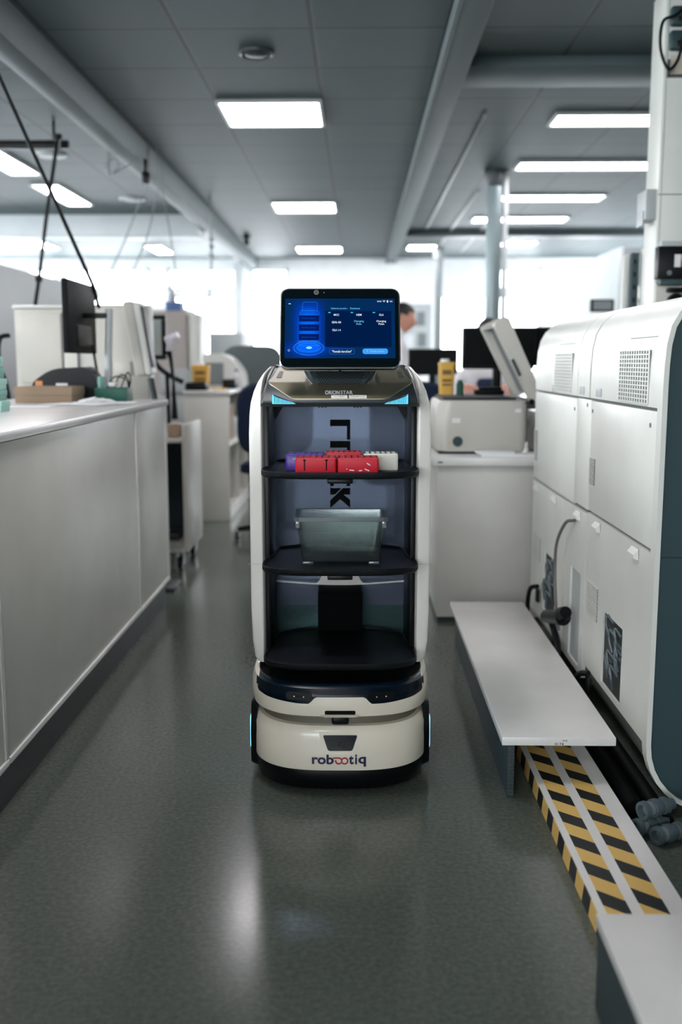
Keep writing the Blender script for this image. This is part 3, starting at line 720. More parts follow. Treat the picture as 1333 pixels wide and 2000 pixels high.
# end panels
b = NB(); prism(b, an_profile(.011), 'y', 2.336, 2.365); obj('end_panel', b, machine_grey, t, 'grey end panel')
def shell(profile_a, profile_b, y0, y1):
    """thin shell between an outer and an inner open profile"""
    bm = NB(); ring = profile_a+list(reversed(profile_b)); prism(bm, ring, 'y', y0, y1); return bm
def arcp(o, z0):
    return [(AX+o, z0)]+ccur(o)
# end rim: white band around the grey panel
rim_o = lowc(-.002)+ccur(-.002)
rim_i = lowc(.010)+ccur(.010)
b = shell(rim_o, rim_i, 2.328, 2.366); obj('end_rim', b, machine_white, t)
segs = [(2.370, 3.055), (3.075, 3.235), (3.243, 3.995)]
for i, (y0, y1) in enumerate(segs):
    b = shell(arcp(0, .998), arcp(.012, .998), y0, y1); lid = obj('lid', b, machine_white, t)
def face_panel(y0, y1, z0, z1, hole=None, name='door'):
    b = NB()
    if not hole: box(b, AX, AX+.012, y0, y1, z0, z1, .003)
    else:
        h0, h1, k0, k1 = hole
        for a in ((y0, h0, z0, z1), (h1, y1, z0, z1), (h0, h1, z0, k0), (h0, h1, k1, z1)): box(b, AX, AX+.012, *a)
    return obj(name, b, machine_white, t)
face_panel(2.372, 3.035, .658, .990); face_panel(3.243, 3.995, .648, .990); face_panel(3.043, 3.235, .655, .992, name='filler_panel')
p1 = face_panel(2.372, 3.035, .175, .650, (2.59, 2.80, .19, .40), 'lower_panel')
p2 = face_panel(3.36, 3.995, .12, .640, (3.50, 3.71, .18, .40), 'lower_panel')
p3 = face_panel(3.043, 3.352, .12, .642, (3.10, 3.25, .14, .44), 'lower_panel')
def recess(y0, y1, z0, z1, n):
    b = NB(); box(b, AX+.006, AX+.0115, y0-.005, y1+.005, z0-.005, z1+.005); r = obj('opening', b, core_dark, t)
    b = NB()
    for k in range(n):
        yy = y0+.02+(y1-y0-.04)*random.random(); zz = z0+(z1-z0)*(.1+.7*k/n)
        tube(b, spline([(AX+.0, yy, zz), (AX-.008, yy+.03*(random.random()-.5), zz+.035), (AX-.004, yy+.02, zz+.06), (AX+.002, yy-.03, zz+.05)], 5), .004, 6)
    obj('hose_bundle', b, fitting_m, r)
recess(2.59, 2.80, .19, .40, 9); recess(3.50, 3.71, .18, .40, 9)
b = NB(); box(b, AX+.006, AX+.0115, 3.10, 3.25, .14, .44); obj('opening', b, lgrey_m, t)
def grille(y0, y1, z0, z1, ny, nz, horizontal=False, bw=.35):
    b = NB(); box(b, AX-.0015, AX+.001, y0, y1, z0, z1); r = obj('vent', b, mat('vent dark', (58, 66, 66), .6), t)
    b = NB()
    if horizontal:
        for k in range(nz+1):
            z = z0+(z1-z0)*k/nz; box(b, AX-.004, AX-.001, y0, y1, z-bw*(z1-z0)/nz/2, z+bw*(z1-z0)/nz/2)
    else:
        for k in range(ny+1):
            y = y0+(y1-y0)*k/ny; box(b, AX-.004, AX-.001, y-bw*(y1-y0)/ny/2, y+bw*(y1-y0)/ny/2, z0, z1)
        for k in range(nz+1):
            z = z0+(z1-z0)*k/nz; box(b, AX-.0045, AX-.0012, y0, y1, z-bw*(z1-z0)/nz/2, z+bw*(z1-z0)/nz/2)
    obj('vent_bars', b, machine_white, r)
grille(2.45, 2.72, 1.005, 1.135, 12, 12, bw=.26); grille(3.33, 3.61, 1.005, 1.135, 14, 12, bw=.3)
grille(2.965, 3.03, .74, .82, 1, 14, True, .4); grille(3.93, 3.98, .72, .84, 1, 14, True, .5)
grille(2.87, 3.0, .345, .445, 1, 14, True, .6); grille(3.80, 3.94, .34, .43, 1, 14, True, .6)
# latches: white wedge pulls under the seams
for y, z in ((2.50, .640), (2.90, .640), (3.16, .635), (3.55, .632), (3.90, .630)):
    b = NB(); prism(b, [(AX-.014, z-.022), (AX-.014, z-.014), (AX-.002, z), (AX-.001, z-.028)], 'y', y-.03, y+.03); obj('latch', b, machine_white, t)
for y, z in ((2.95, 1.01), (3.17, 1.01), (3.62, 1.005)):
    b = NB(); box(b, AX-.003, AX-.0005, y-.03, y+.03, z-.005, z+.02, .001); obj('finger_notch', b, lgrey_m, t)
b = NB()
for y, z in ((2.42, .955), (3.02, .96), (3.09, .975), (3.27, .955)): cyl(b, (AX-.002, y, z), (AX+.001, y, z), .006, n=12)
obj('lock', b, grey_m, t)
for y0, y1 in ((2.42, 2.66), (3.33, 3.58)):
    b = NB(); box(b, AX+.008, AX+.012, y0, y1, 1.165, 1.1675); obj('slot_line', b, grey_m, t)
b = NB(); box(b, .78, .784, 2.3345, 2.336, .645, 1.0); box(b, .72, .78, 2.3345, 2.336, .645, .648); obj('seam_line', b, core_dark, t)
# cables at the analyser's foot
b = NB(); tube(b, spline([(AX-.006, 3.19, .60), (AX-.02, 3.26, .58), (AX-.03, 3.34, .5), (AX-.03, 3.36, .4), (AX-.03, 3.32, .28), (AX-.02, 3.31, .2)], 8), .0055, 8)
single('grey_hose', b, mat('hose grey', (98, 92, 90), .5), 'thin grey hose curving down the side of the analyser', 'hose')
b = NB(); tube(b, [(AX-.06, 3.33, .245), (AX-.03, 3.2, .275)], [.022, .028], 14); tube(b, spline([(AX-.05, 3.33, .24), (AX-.03, 3.36, .2), (AX-.02, 3.33, .15), (AX-.03, 3.27, .12)], 6), .012, 8)
tube(b, [(AX-.032, 3.2, .285), (AX-.028, 3.17, .30)], [.026, .02], 12)
single('cable_connector', b, black_m, 'thick black plug with cable low on the analyser side', 'plug')
for y, z, l in ((3.80, .2, 'black cable loop at the far foot of the analyser behind the white step'), (2.93, .13, 'black cable loop by the analyser foot beside the white step')):
    b = NB(); tube(b, spline([(AX-.03, y+.08, z-.08), (AX-.03, y+.06, z-.01), (AX-.03, y+.01, z+.035), (AX-.012, y-.03, z+.05)], 7), .009, 8); box(b, AX-.018, AX-.006, y-.05, y-.02, z-.01, z+.04, .003)
    single('cable_loop', b, cable_m, l, 'cable')
b = NB(); tube(b, [(AX-.03, 2.3, .03), (AX-.03, 3.0, .03), (AX-.03, 3.9, .03)], .022, 12); tube(b, [(AX+.03, 2.25, .022), (AX+.02, 3.9, .022)], .02, 12)
single('floor_hose', b, black_soft, 'pair of dark hoses on the floor along the analyser foot', 'hose')
# grey pipe couplings on the floor
def coupling(x, y, z, label):
    t = thing('pipe_coupling', (x, y, z-.022), label, 'pipe fitting', 'grey pipe couplings on the floor')
    b = NB(); ax = Vector((.5, .25, 0)).normalized(); p = Vector((x, y, z)); n = 24
    q = [(0, .021), (.012, .022), (.013, .0165), (.03, .0165), (.031, .0215), (.045, .0215), (.046, .016), (.06, .016), (.061, .020), (.075, .020), (.076, .013), (.095, .013)]
    tube(b, [p+ax*a for a, r in q], [r for a, r in q], n, cap=False)
    tube(b, [p+ax*a for a in (0, .05)], [.014, .013], n, cap=False)
    loft(b, [[p+ (ax.orthogonal().normalized()*math.cos(2*PI*k/n)+ax.cross(ax.orthogonal().normalized())*math.sin(2*PI*k/n))*r for k in range(n)] for r in (.021, .014)], cap=False)
    obj('sleeve', b, fitting_m, t)
    b = NB(); tube(b, [p+ax*.016, p+ax*.027], [.0185, .0185], 12); obj('locking_ring', b, grey_m, t)
coupling(.655, 2.215, .022, 'grey pipe coupling on the floor, left one of the lower pair'); coupling(.69, 2.175, .022, 'grey pipe coupling on the floor, nearest and right of the lower pair'); coupling(.668, 2.215, .065, 'grey pipe coupling lying on top of the other two')

# ================================================================== WHITE STEPS AND HAZARD DUCT
def low_step(x0, x1, y0, y1, h, label, xs, side_y0=None):
    t = thing('low_step', ((x0+x1)/2, (y0+y1)/2, 0), label, 'step', 'low white steps over the floor duct')
    b = NB(); box(b, x0, x1, y0, y1, h-.022, h, .002); obj('board', b, white_top, t)
    b = NB(); box(b, xs, xs+.016, (side_y0 or y0+.02), y1-.01, 0, h-.0225, .001); obj('side_support', b, mat('step side', (44, 58, 62), .5), t)
    b = NB(); box(b, x1-.03, x1-.018, y1-.5, y1-.01, 0, h-.0225, .001); obj('side_support', b, mat('step side', (44, 58, 62), .5), t)
    return t
t = low_step(.366, .653, 2.405, 3.84, .17, 'long low white step beside the analyser, with dark side support', .385)
b = NB()
for k in range(14): box(b, .3845, .4015, 2.4235, 2.4248, .008+.0098*k, .014+.0098*k)
obj('toothed_edge', b, dgrey_m, t)
b = NB(); merge(b, text_on_y('0174', .51, 2.4045, .153, .022, .007, .01)); merge(b, text_on_y('KR', .525, 2.4045, .162, .012, .005)); obj('stamp', b, label_m, t)
low_step(.411, .75, .55, 1.595, .17, 'nearest low white step, at the bottom right corner', .4135, .58)
# duct on floor, white with hazard tape
t = thing('floor_duct', (.55, 2.2, 0), 'white floor duct with yellow and black hazard tape between the steps', 'duct')
DZ = .05
def dx(y): return .469+(.455-.469)*(y-1.8)/.8     # left edge at y
ya, yb = 1.45, 3.7
def strip(u0, u1, z0, z1, y0=ya, y1=yb):
    bm = NB(); xa, xb = dx(y0), dx(y1)
    loft(bm, [[(xa+u0, y0, z0), (xa+u1, y0, z0), (xa+u1, y0, z1), (xa+u0, y0, z1)], [(xb+u0, y1, z0), (xb+u1, y1, z0), (xb+u1, y1, z1), (xb+u0, y1, z1)]]); return bm
obj('duct_body', strip(0, .178, .0, DZ), white_top, t)
obj('hazard_tape', strip(.016, .064, DZ, DZ+.0008), hazard_mat('hazard tape left', .85, 1, 0, .118, .15), t, 'left strip of hazard tape')
obj('hazard_tape', strip(.088, .138, DZ, DZ+.0008), hazard_mat('hazard tape right', .85, 1, 0, .118, .55), t, 'right strip of hazard tape')
obj('side_tape', strip(-.001, 0, .002, DZ-.003), hazard_mat('hazard tape side', 0, 1, .35, .118, .3), t, 'hazard tape on the side')

# ================================================================== RIGHT CABINET WITH BENCH ANALYSER
t = thing('pedestal_cabinet', (.8, 4.5, 0), 'white low cabinet behind the white step carrying the bench analyser', 'cabinet')
b = NB(); box(b, .34, 1.10, 4.18, 4.93, .02, .675, .003); obj('body', b, white_lam, t)
b = NB(); box(b, .345, 1.095, 4.185, 4.93, 0, .02); obj('plinth', b, plinth_m, t)
b = NB(); box(b, .315, 1.12, 4.155, 4.95, .675, .712, .004); obj('top', b, white_top, t)
b = NB(); box(b, .335, .355, 4.1535, 4.155, .688, .694); obj('badge', b, label_m, t)
BT = .712
t = thing('bench_analyser', (.53, 4.6, BT), 'beige bench-top analyser with its lid raised, on the low cabinet', 'analyser')
b = NB(); pl = rounded([(.375, 4.30), (.725, 4.30), (.725, 4.93), (.40, 4.93), (.335, 4.80), (.335, 4.36)], [.02, .03, .01, .02, .02, .02])
loft(b, [[(.53+(p[0]-.53)*s+dxo, p[1], BT+z) for p in pl] for z, s, dxo in ((.012, .97, 0), (.03, 1.0, 0), (.12, 1.0, 0), (.215, .97, .006), (.228, .94, .01))]); obj('body', b, beige_m, t)
b = NB(); box(b, .35, .71, 4.31, 4.92, BT, BT+.012); obj('base_plate', b, core_dark, t)
b = NB(); box(b, .375, .70, 4.42, 4.90, BT+.228, BT+.238, .004); obj('deck', b, core_dark, t)
b = NB(); cyl(b, (.43, 4.30, BT+.055), (.43, 4.295, BT+.055), .022, n=24); obj('fan_vent', b, machine_grey, t)
b = NB(); prism(b, [(.388, BT+.045), (.40, BT+.045), (.394, BT+.055)], 'y', 4.297, 4.30); obj('warning_label', b, yellow_m, t)
b = NB(); box(b, .405, .44, 4.297, 4.30, BT+.135, BT+.155); box(b, .675, .70, 4.297, 4.30, BT+.18, BT+.195); obj('label', b, label_w, t)
b = NB(); prism(b, rounded([(.345, BT+.05), (.385, BT+.22), (.41, BT+.222), (.372, BT+.05)], .005), 'y', 4.35, 4.36); obj('side_window', b, glass_blk, t)
# raised lid, hinged on the right, leaning left
def lidp(u, v): # u along the lid from hinge, v thickness
    a = math.radians(117); d = (math.cos(a), math.sin(a)); n = (-d[1], d[0])
    return (.755+d[0]*u-n[0]*v, BT+.225+d[1]*u-n[1]*v)
b = NB(); prism(b, rounded([lidp(0, 0), lidp(.375, 0), lidp(.375, .07), lidp(.0, .055)], [.01, .02, .02, .01]), 'y', 4.38, 4.46); 
prism(b, rounded([lidp(0, 0), lidp(.375, 0), lidp(.375, .07), lidp(.0, .055)], [.01, .02, .02, .01]), 'y', 4.84, 4.9)
prism(b, [lidp(0.0, .045), lidp(.37, .06), lidp(.37, .07), lidp(.0, .055)], 'y', 4.46, 4.84); prism(b, [lidp(.355, 0), lidp(.375, 0), lidp(.375, .07), lidp(.355, .06)], 'y', 4.46, 4.84)
lid = obj('lid', b, beige_m, t)
b = NB(); prism(b, [lidp(.02, .03), lidp(.35, .035), lidp(.35, .055), lidp(.02, .05)], 'y', 4.462, 4.838); obj('lid_lining', b, grey_m, lid)
b = NB(); prism(b, rounded([lidp(.12, -.002), lidp(.20, -.002), lidp(.20, .012), lidp(.12, .012)], .002), 'y', 4.376, 4.382); obj('hinge_arm', b, dgrey_m, lid)
b = NB(); cyl(b, (.757, 4.37, BT+.222), (.757, 4.9, BT+.222), .013, n=14); obj('hinge', b, black_m, t)
b = NB(); box(b, .52, .86, 4.172, 4.28, BT, BT+.012, .002); box(b, .5, .66, 4.18, 4.27, BT+.012, BT+.022, .002); single('paper_pile', b, paper_m, 'pile of white papers at the front of the low cabinet top', 'paper')
sharps(.425, 4.84, BT+.2385, .078, .155, 'yellow sharps bin standing on the beige bench-top analyser', .07)
b = NB(); loft(b, [circ((.492, 4.85, BT+.2385+z), r, 16) for z, r in ((0, .018), (.05, .018), (.06, .012), (.07, .012))]); single('green_vial', b, green_m, 'small dark green vial next to the right-hand yellow bin', 'vial')
b = NB(); box(b, .56, .70, 4.80, 4.88, BT+.2385, BT+.262, .006); box(b, .58, .69, 4.81, 4.87, BT+.262, BT+.275, .005); single('black_keypad', b, black_soft, 'flat black device lying on the open bench-top analyser', 'device')
# small white unit right, between cabinet and long analyser
b = NB(); box(b, .78, 1.1, 4.25, 4.6, BT, BT+.10, .01); box(b, .775, 1.1, 4.24, 4.6, BT+.13, BT+.18, .01); box(b, .79, 1.09, 4.3, 4.6, BT+.10, BT+.13)
single('small_printer', b, machine_white, 'low white device tucked behind the long analyser', 'device')

# ================================================================== FAR BENCH RIGHT, MONITORS, PEOPLE
t = thing('far_bench', (.95, 6.3, 0), 'white bench behind the open analyser carrying the black monitors', 'bench')
b = NB(); box(b, .42, 1.9, 5.75, 6.35, .87, .90, .004); obj('top', b, white_top, t)
for x in (.45, 1.84):
    for y in (5.8, 6.28): b = NB(); box(b, x, x+.04, y, y+.04, 0, .87, .003); obj('leg', b, steel_m, t)
b = NB(); box(b, .52, 1.8, 6.3, 6.32, .45, .86, .003); obj('modesty_panel', b, lgrey_m, t)
def monitor(x0, x1, z0, z1, y, base_z, label, ang=0):
    t = thing('desktop_monitor', ((x0+x1)/2, y, base_z), label, 'monitor', 'black desktop monitors on the right bench')
    xc = (x0+x1)/2
    b = NB(); box(b, x0, x1, y-.012, y+.02, z0, z1, .006); s = obj('screen_housing', b, black_m, t)
    b = NB(); box(b, x0+.012, x1-.012, y-.0135, y-.0115, z0+.02, z1-.012); obj('screen', b, black_soft, t)
    b = NB(); box(b, xc-.025, xc+.025, y+.021, y+.04, base_z+.012, z0+.12, .004); obj('stand', b, black_m, t)
    b = NB(); box(b, xc-.11, xc+.11, y-.05, y+.12, base_z, base_z+.012, .004); obj('base', b, black_m, t)
monitor(.60, 1.02, 1.065, 1.305, 5.85, .90, 'large black monitor right behind the raised analyser lid')
monitor(1.03, 1.4, 1.08, 1.31, 5.95, .90, 'black monitor mostly hidden, right of the large one')
b = NB(); box(b, .2, 1.3, 7.15, 7.65, .83, .86, .004)
for x in (.22, 1.24):
    for y in (7.18, 7.58): box(b, x, x+.04, y, y+.04, 0, .83, .003)
single('far_table', b, white_top, 'white table behind the monitors in front of the man', 'table')
monitor(.36, .72, 1.01, 1.20, 7.3, .86, 'black monitor farther back, left of the large one beside the man')

# ---- people
def skinned(name, nodes, edges, m, parent, root=0, sub=2):
    """nodes: list of (pos, rx, ry)"""
    me = bpy.data.meshes.new(name); me.from_pydata([n[0] for n in nodes], edges, []); o = bpy.data.objects.new(name+'_tmp', me); COL.objects.link(o)
    sk = o.modifiers.new('s', 'SKIN'); sk.use_smooth_shade = True
    for i, n in enumerate(nodes):
        me.skin_vertices[0].data[i].radius = (n[1], n[2]); me.skin_vertices[0].data[i].use_root = (i == root)
    ss = o.modifiers.new('ss', 'SUBSURF'); ss.levels = sub; ss.render_levels = sub
    dg = bpy.context.evaluated_depsgraph_get(); r = bpy.data.meshes.new_from_object(o.evaluated_get(dg)); bpy.data.objects.remove(o)
    bm = bmesh.new(); bm.from_mesh(r); bpy.data.meshes.remove(r)
    bmesh.ops.translate(bm, verts=list(bm.verts), vec=BASE[parent.name]*1.0)
    return obj(name, bm, m, parent)
def head_bm(H=.225):
    """head facing -y, origin at chin height centre; egg with nose, brow, jaw"""
    bm = NB(); bmesh.ops.create_uvsphere(bm, u_segments=28, v_segments=20, radius=.5)
    for v in bm.verts:
        x, y, z = v.co*2
        w = .072*(1-.22*max(0, -z)**1.2); d = .095*(1-.12*max(0, -z))
        X_, Y_, Z_ = x*w, y*d, (z*.5+.5)*H
        if z < 0: Y_ -= .014*(-z)
        if y < -.5:
            nose = math.exp(-(x/.16)**2-((z+.12)/.2)**2); Y_ -= .026*nose
            Y_ += .006*math.exp(-((abs(x)-.4)/.16)**2-((z-.05)/.1)**2)
            Y_ -= .006*math.exp(-(x/.3)**2-((z+.5)/.07)**2); Y_ -= .006*math.exp(-(x/.3)**2-((z+.85)/.12)**2)
        v.co = (X_, Y_, Z_)
    for s in (-1, 1):
        e = NB(); bmesh.ops.create_uvsphere(e, u_segments=10, v_segments=8, radius=1)
        for v in e.verts: v.co = Vector((s*.074+v.co.x*.007, .008+v.co.y*.016, .105+v.co.z*.03))
        join(bm, e)
    return bm
def hair_bm(H=.225):
    bm = NB(); bmesh.ops.create_uvsphere(bm, u_segments=28, v_segments=20, radius=.5)
    dele = []
    for v in bm.verts:
        x, y, z = v.co*2
        v.co = (x*.079, y*.104+.006, (z*.5+.5)*H+.012)
        if z < .12 and y < .1 or z < -.45 or (z < .45 and y < -.55): dele.append(v)
    bmesh.ops.delete(bm, geom=dele, context='VERTS')
    r = bmesh.ops.solidify(bm, geom=list(bm.faces), thickness=.008)
    return bm
def place(bm, M): bmesh.ops.transform(bm, matrix=M, verts=bm.verts); return bm
def hand(parent, wrist, d, side, mname='hand'):
    """five fingered hand along direction d, slightly curled down"""
    d = Vector(d).normalized(); s = d.cross(Vector((0, 0, 1))).normalized()*side; u = s.cross(d).normalized()
    if u.z < 0: u = -u
    w = Vector(wrist); N = [(w, .026, .018), (w+d*.05, .036, .015), (w+d*.085, .036, .013)]; E_ = [(0, 1), (1, 2)]
    for k, (o, L) in enumerate(((-.03, .07), (-.01, .082), (.011, .076), (.03, .06))):
        a = w+d*.09+s*o; i = len(N)
        N += [(a, .0095, .0095), (a+d*L*.5-u*.006, .0085, .0085), (a+d*L*.85-u*.022, .0075, .0075), (a+d*L-u*.036, .0065, .0065)]
        E_ += [(2, i), (i, i+1), (i+1, i+2), (i+2, i+3)]
    i = len(N); a = w+d*.03-s*.034
    N += [(a, .012, .012), (a+d*.03-s*.022-u*.008, .01, .01), (a+d*.055-s*.026-u*.016, .008, .008)]; E_ += [(1, i), (i, i+1), (i+1, i+2)]
    base = BASE[parent.name]
    N = [((p-base), a_, b_) for p, a_, b_ in N]
    return skinned(mname, N, E_, skin_m, parent, 0, 2)

# man, standing in profile looking right
t = thing('person', (.27, 7.95, 0), 'dark-haired person in a white coat standing in profile, right of the robot screen', 'person')
bx_, by_ = .27, 7.95
def L(*p): return Vector(p)
nodes = [(L(0, 0, .88), .14, .10), (L(0, 0, 1.02), .13, .095), (L(.01, -.0, 1.16), .15, .10), (L(.02, 0, 1.26), .13, .09), (L(.03, 0, 1.31), .055, .055), (L(.045, 0, 1.36), .05, .05), (L(.05, 0, 1.40), .05, .05),
         (L(.02, -.17, 1.24), .05, .05), (L(.05, -.21, 1.0), .045, .045), (L(.22, -.27, .94), .036, .036),
         (L(.02, .17, 1.24), .05, .05), (L(.05, .21, 1.0), .045, .045), (L(.22, .2, .94), .036, .036),
         (L(0, -.09, .80), .085, .085), (L(.01, -.09, .45), .062, .062), (L(-.02, -.09, .09), .042, .042), (L(.11, -.10, .035), .034, .03),
         (L(0, .09, .80), .085, .085), (L(.01, .09, .45), .062, .062), (L(-.02, .09, .09), .042, .042), (L(.11, .10, .035), .034, .03)]
edges = [(0, 1), (1, 2), (2, 3), (3, 4), (4, 5), (5, 6), (3, 7), (7, 8), (8, 9), (3, 10), (10, 11), (11, 12), (0, 13), (13, 14), (14, 15), (15, 16), (0, 17), (17, 18), (18, 19), (19, 20)]
body = skinned('body', nodes, edges, coat_m, t)
Mh = Matrix.Translation((bx_+.05, by_, 1.335)) @ Euler((0, math.radians(14), 0)).to_matrix().to_4x4() @ Euler((0, 0, math.radians(90))).to_matrix().to_4x4()
obj('head', place(head_bm(), Mh), skin_m, t); obj('hair', place(hair_bm(), Mh), hair_m, t)
# trousers
tr = [(L(0, 0, .86), .125, .10), (L(0, -.09, .76), .09, .09), (L(.01, -.09, .45), .068, .068), (L(-.02, -.09, .12), .055, .055), (L(0, .09, .76), .09, .09), (L(.01, .09, .45), .068, .068), (L(-.02, .09, .12), .055, .055)]
skinned('trousers', tr, [(0, 1), (1, 2), (2, 3), (0, 4), (4, 5), (5, 6)], navy_m, t)
hand(t, (bx_+.235, by_-.285, .935), (1, -.3, -.05), 1)
hand(t, (bx_+.235, by_+.20, .935), (1, .1, -.05), -1)

# seated person behind the large monitor
t = thing('person', (.85, 6.75, 0), 'dark-haired person in a white coat seated behind the large monitor', 'person')
bx_, by_ = .85, 6.75
nodes = [(L(0, .05, .58), .16, .12), (L(0, .03, .75), .14, .10), (L(0, 0, .93), .17, .11), (L(0, -.02, 1.03), .14, .09), (L(0, -.03, 1.09), .055, .055), (L(0, -.05, 1.19), .05, .05),
         (L(-.18, -.03, 1.0), .052, .052), (L(-.22, -.10, .80), .045, .045), (L(-.16, -.34, .955), .035, .035),
         (L(.18, -.03, 1.0), .052, .052), (L(.22, -.12, .80), .045, .045), (L(.10, -.34, .955), .035, .035),
         (L(-.1, -.06, .54), .085, .085), (L(-.12, -.32, .54), .065, .065), (L(-.12, -.34, .10), .042, .042), (L(-.12, -.42, .04), .034, .03),
         (L(.1, -.06, .54), .085, .085), (L(.12, -.32, .54), .065, .065), (L(.12, -.34, .10), .042, .042), (L(.12, -.42, .04), .034, .03)]
edges = [(0, 1), (1, 2), (2, 3), (3, 4), (4, 5), (3, 6), (6, 7), (7, 8), (3, 9), (9, 10), (10, 11), (0, 12), (12, 13), (13, 14), (14, 15), (0, 16), (16, 17), (17, 18), (18, 19)]
skinned('body', nodes, edges, coat_m, t)
Mh = Matrix.Translation((bx_-.01, by_-.06, 1.165)) @ Euler((math.radians(20), 0, math.radians(25))).to_matrix().to_4x4()
obj('head', place(head_bm(), Mh), skin_m, t); obj('hair', place(hair_bm(), Mh), hair_m, t)
b = NB(); box(b, bx_-.07, bx_+.07, by_-.165, by_-.10, .86, 1.0, .03, 3); obj('shirt', b, navy_m, t)
hand(t, (bx_-.16, by_-.36, .955), (.1, -1, -.1), 1); hand(t, (bx_+.10, by_-.36, .955), (-.1, -1, -.1), -1)
t = thing('stool', (.85, 6.85, 0), 'stool under the seated person behind the large monitor', 'stool')
b = NB(); loft(b, [circ((.85, 6.85, z), r, 28) for z, r in ((.40, .17), (.41, .18), (.44, .18), (.45, .17))]); obj('seat', b, black_soft, t)
b = NB(); cyl(b, (.85, 6.85, .03), (.85, 6.85, .40), .025, n=14); obj('post', b, steel_m, t)
b = NB(); loft(b, [circ((.85, 6.85, 0), .2, 28), circ((.85, 6.85, .02), .19, 28), circ((.85, 6.85, .03), .05, 28)]); obj('base', b, steel_m, t)

# noticeboard on far wall
t = thing('noticeboard', (.92, 14.57, 1.2), 'grey noticeboard with papers on the back wall beside the standing person', 'noticeboard')
b = NB(); box(b, .62, 1.05, 14.57, 14.599, 1.15, 1.93, .004); obj('board', b, lgrey_m, t)
for x, z in ((.68, 1.65), (.84, 1.62), (.68, 1.3), (.86, 1.32)): b = NB(); box(b, x, x+.12, 14.565, 14.57, z, z+.2); obj('notice', b, grey_m if x > .7 else beam_w, t)

# white partition on the right, far
t = thing('partition', (2.6, 9.4, 0), 'white partition wall standing behind the long analyser, right', 'partition')
b = NB(); box(b, 2.1, 2.14, 8.28, 10.6, 0, 2.02, .004); obj('side_wall', b, mat('partition paint', (178, 188, 188), .6), t)
b = NB(); box(b, 2.14, 3.0, 8.28, 8.32, 0, 2.02, .004); obj('front_wall', b, grey_m, t)
b = NB(); box(b, 1.92, 1.96, 7.0, 7.06, 0, 1.62, .004); box(b, 2.12, 2.16, 7.0, 7.06, 0, 1.72, .004); box(b, 1.92, 2.16, 7.0, 7.06, 1.5, 1.54, .003)
single('white_rack', b, machine_white, 'white upright rack before the partition', 'rack')
t = thing('small_device', (1.72, 7.3, 0), 'small black framed device peeking over the analyser in front of the partition', 'device')
b = NB(); box(b, 1.66, 1.83, 7.28, 7.32, 1.46, 1.55, .008); obj('frame', b, black_m, t)
b = NB(); box(b, 1.68, 1.81, 7.275, 7.28, 1.475, 1.535); obj('screen', b, grey_m, t)
b = NB(); cyl(b, (1.76, 7.3, 0), (1.76, 7.3, 1.45), .02, n=12); obj('post', b, grey_m, t)

# ================================================================== WHITE SERVICE PILLAR, RIGHT
t = thing('service_pillar', (1.45, 4.5, 0), 'white service pillar rising to the ceiling at the right edge', 'pillar')
PX = 1.213; PY = 4.20
b = NB(); box(b, PX, PX+.30, PY, PY+.18, 0, CZ, .004); obj('trunking', b, machine_white, t)
b = NB()
box(b, PX+.012, PX+.0135, PY-.001, PY, 1.5, CZ); box(b, PX, PX+.3, PY-.0012, PY, 1.775, 1.779); box(b, PX+.13, PX+.1315, PY-.001, PY, 1.5, 2.2); obj('seam_lines', b, grey_m, t)
b = NB(); box(b, PX-.045, PX, PY+.01, PY+.14, 1.68, 1.80, .004); box(b, PX-.05, PX-.045, PY+.03, PY+.12, 1.66, 1.72, .003); obj('side_box', b, lgrey_m, t)
for z in (2.36, 2.45):
    b = NB(); box(b, PX+.012, PX+.142, PY-.035, PY, z-.037, z+.037, .012, 3); s = obj('socket_outlet', b, machine_grey, t)
    b = NB(); box(b, PX+.037, PX+.142, PY-.045, PY-.035, z-.025, z-.006, .004); obj('socket_flap', b, black_m, s)
b = NB(); tube(b, spline([(PX+.12, PY-.05, CZ-.03), (PX+.03, PY-.05, CZ-.12), (PX-.025, PY-.05, 2.42), (PX-.03, PY-.05, 2.32), (PX+.005, PY-.05, 2.245), (PX+.04, PY-.05, 2.28), (PX+.06, PY-.05, 2.37), (PX+.09, PY-.05, 2.43)], 8), .006, 8); obj('power_cable', b, cable_m, t)
b = NB(); box(b, PX+.012, PX+.018, PY-.02, PY, 2.23, 2.29); box(b, PX+.012, PX+.075, PY-.02, PY, 2.225, 2.233); obj('bracket', b, dgrey_m, t)
b = NB(); box(b, PX+.025, PX+.12, PY-.002, PY, 2.24, 2.31); obj('paper_label', b, mat('aged label', (206, 196, 180), .8), t)
b = NB(); box(b, PX+-0.0020, PX+.30, PY-.055, PY-.0, 1.44, 1.568, .003); pb = obj('power_box', b, black_m, t, 'black power box')
b = NB(); box(b, PX+0.0630, PX+0.0880, PY-.0565, PY-.055, 1.485, 1.535); obj('label', b, label_w, pb)
b = NB(); box(b, PX+0.0900, PX+0.1230, PY-.0565, PY-.055, 1.51, 1.535); obj('label', b, yellow_m, pb)
b = NB(); box(b, PX+0.0900, PX+0.1230, PY-.0565, PY-.055, 1.488, 1.508); obj('label', b, pink_m, pb)
b = NB(); cyl(b, (PX+0.0430, PY-.055, 1.462), (PX+0.0430, PY-.062, 1.462), .01, n=14); cyl(b, (PX+0.1430, PY-.055, 1.462), (PX+0.1430, PY-.062, 1.462), .01, n=14); obj('screw', b, steel_m, pb)
b = NB(); box(b, PX+.01, PX+.30, PY-.05, PY, 1.568, 1.588, .002); box(b, PX+.08, PX+.13, PY-.052, PY-.05, 1.572, 1.585); obj('top_rail', b, lgrey_m, t)
b = NB(); box(b, PX+.01, PX+.30, PY-.06, PY, 1.415, 1.435, .003); obj('bottom_rail', b, machine_grey, t)
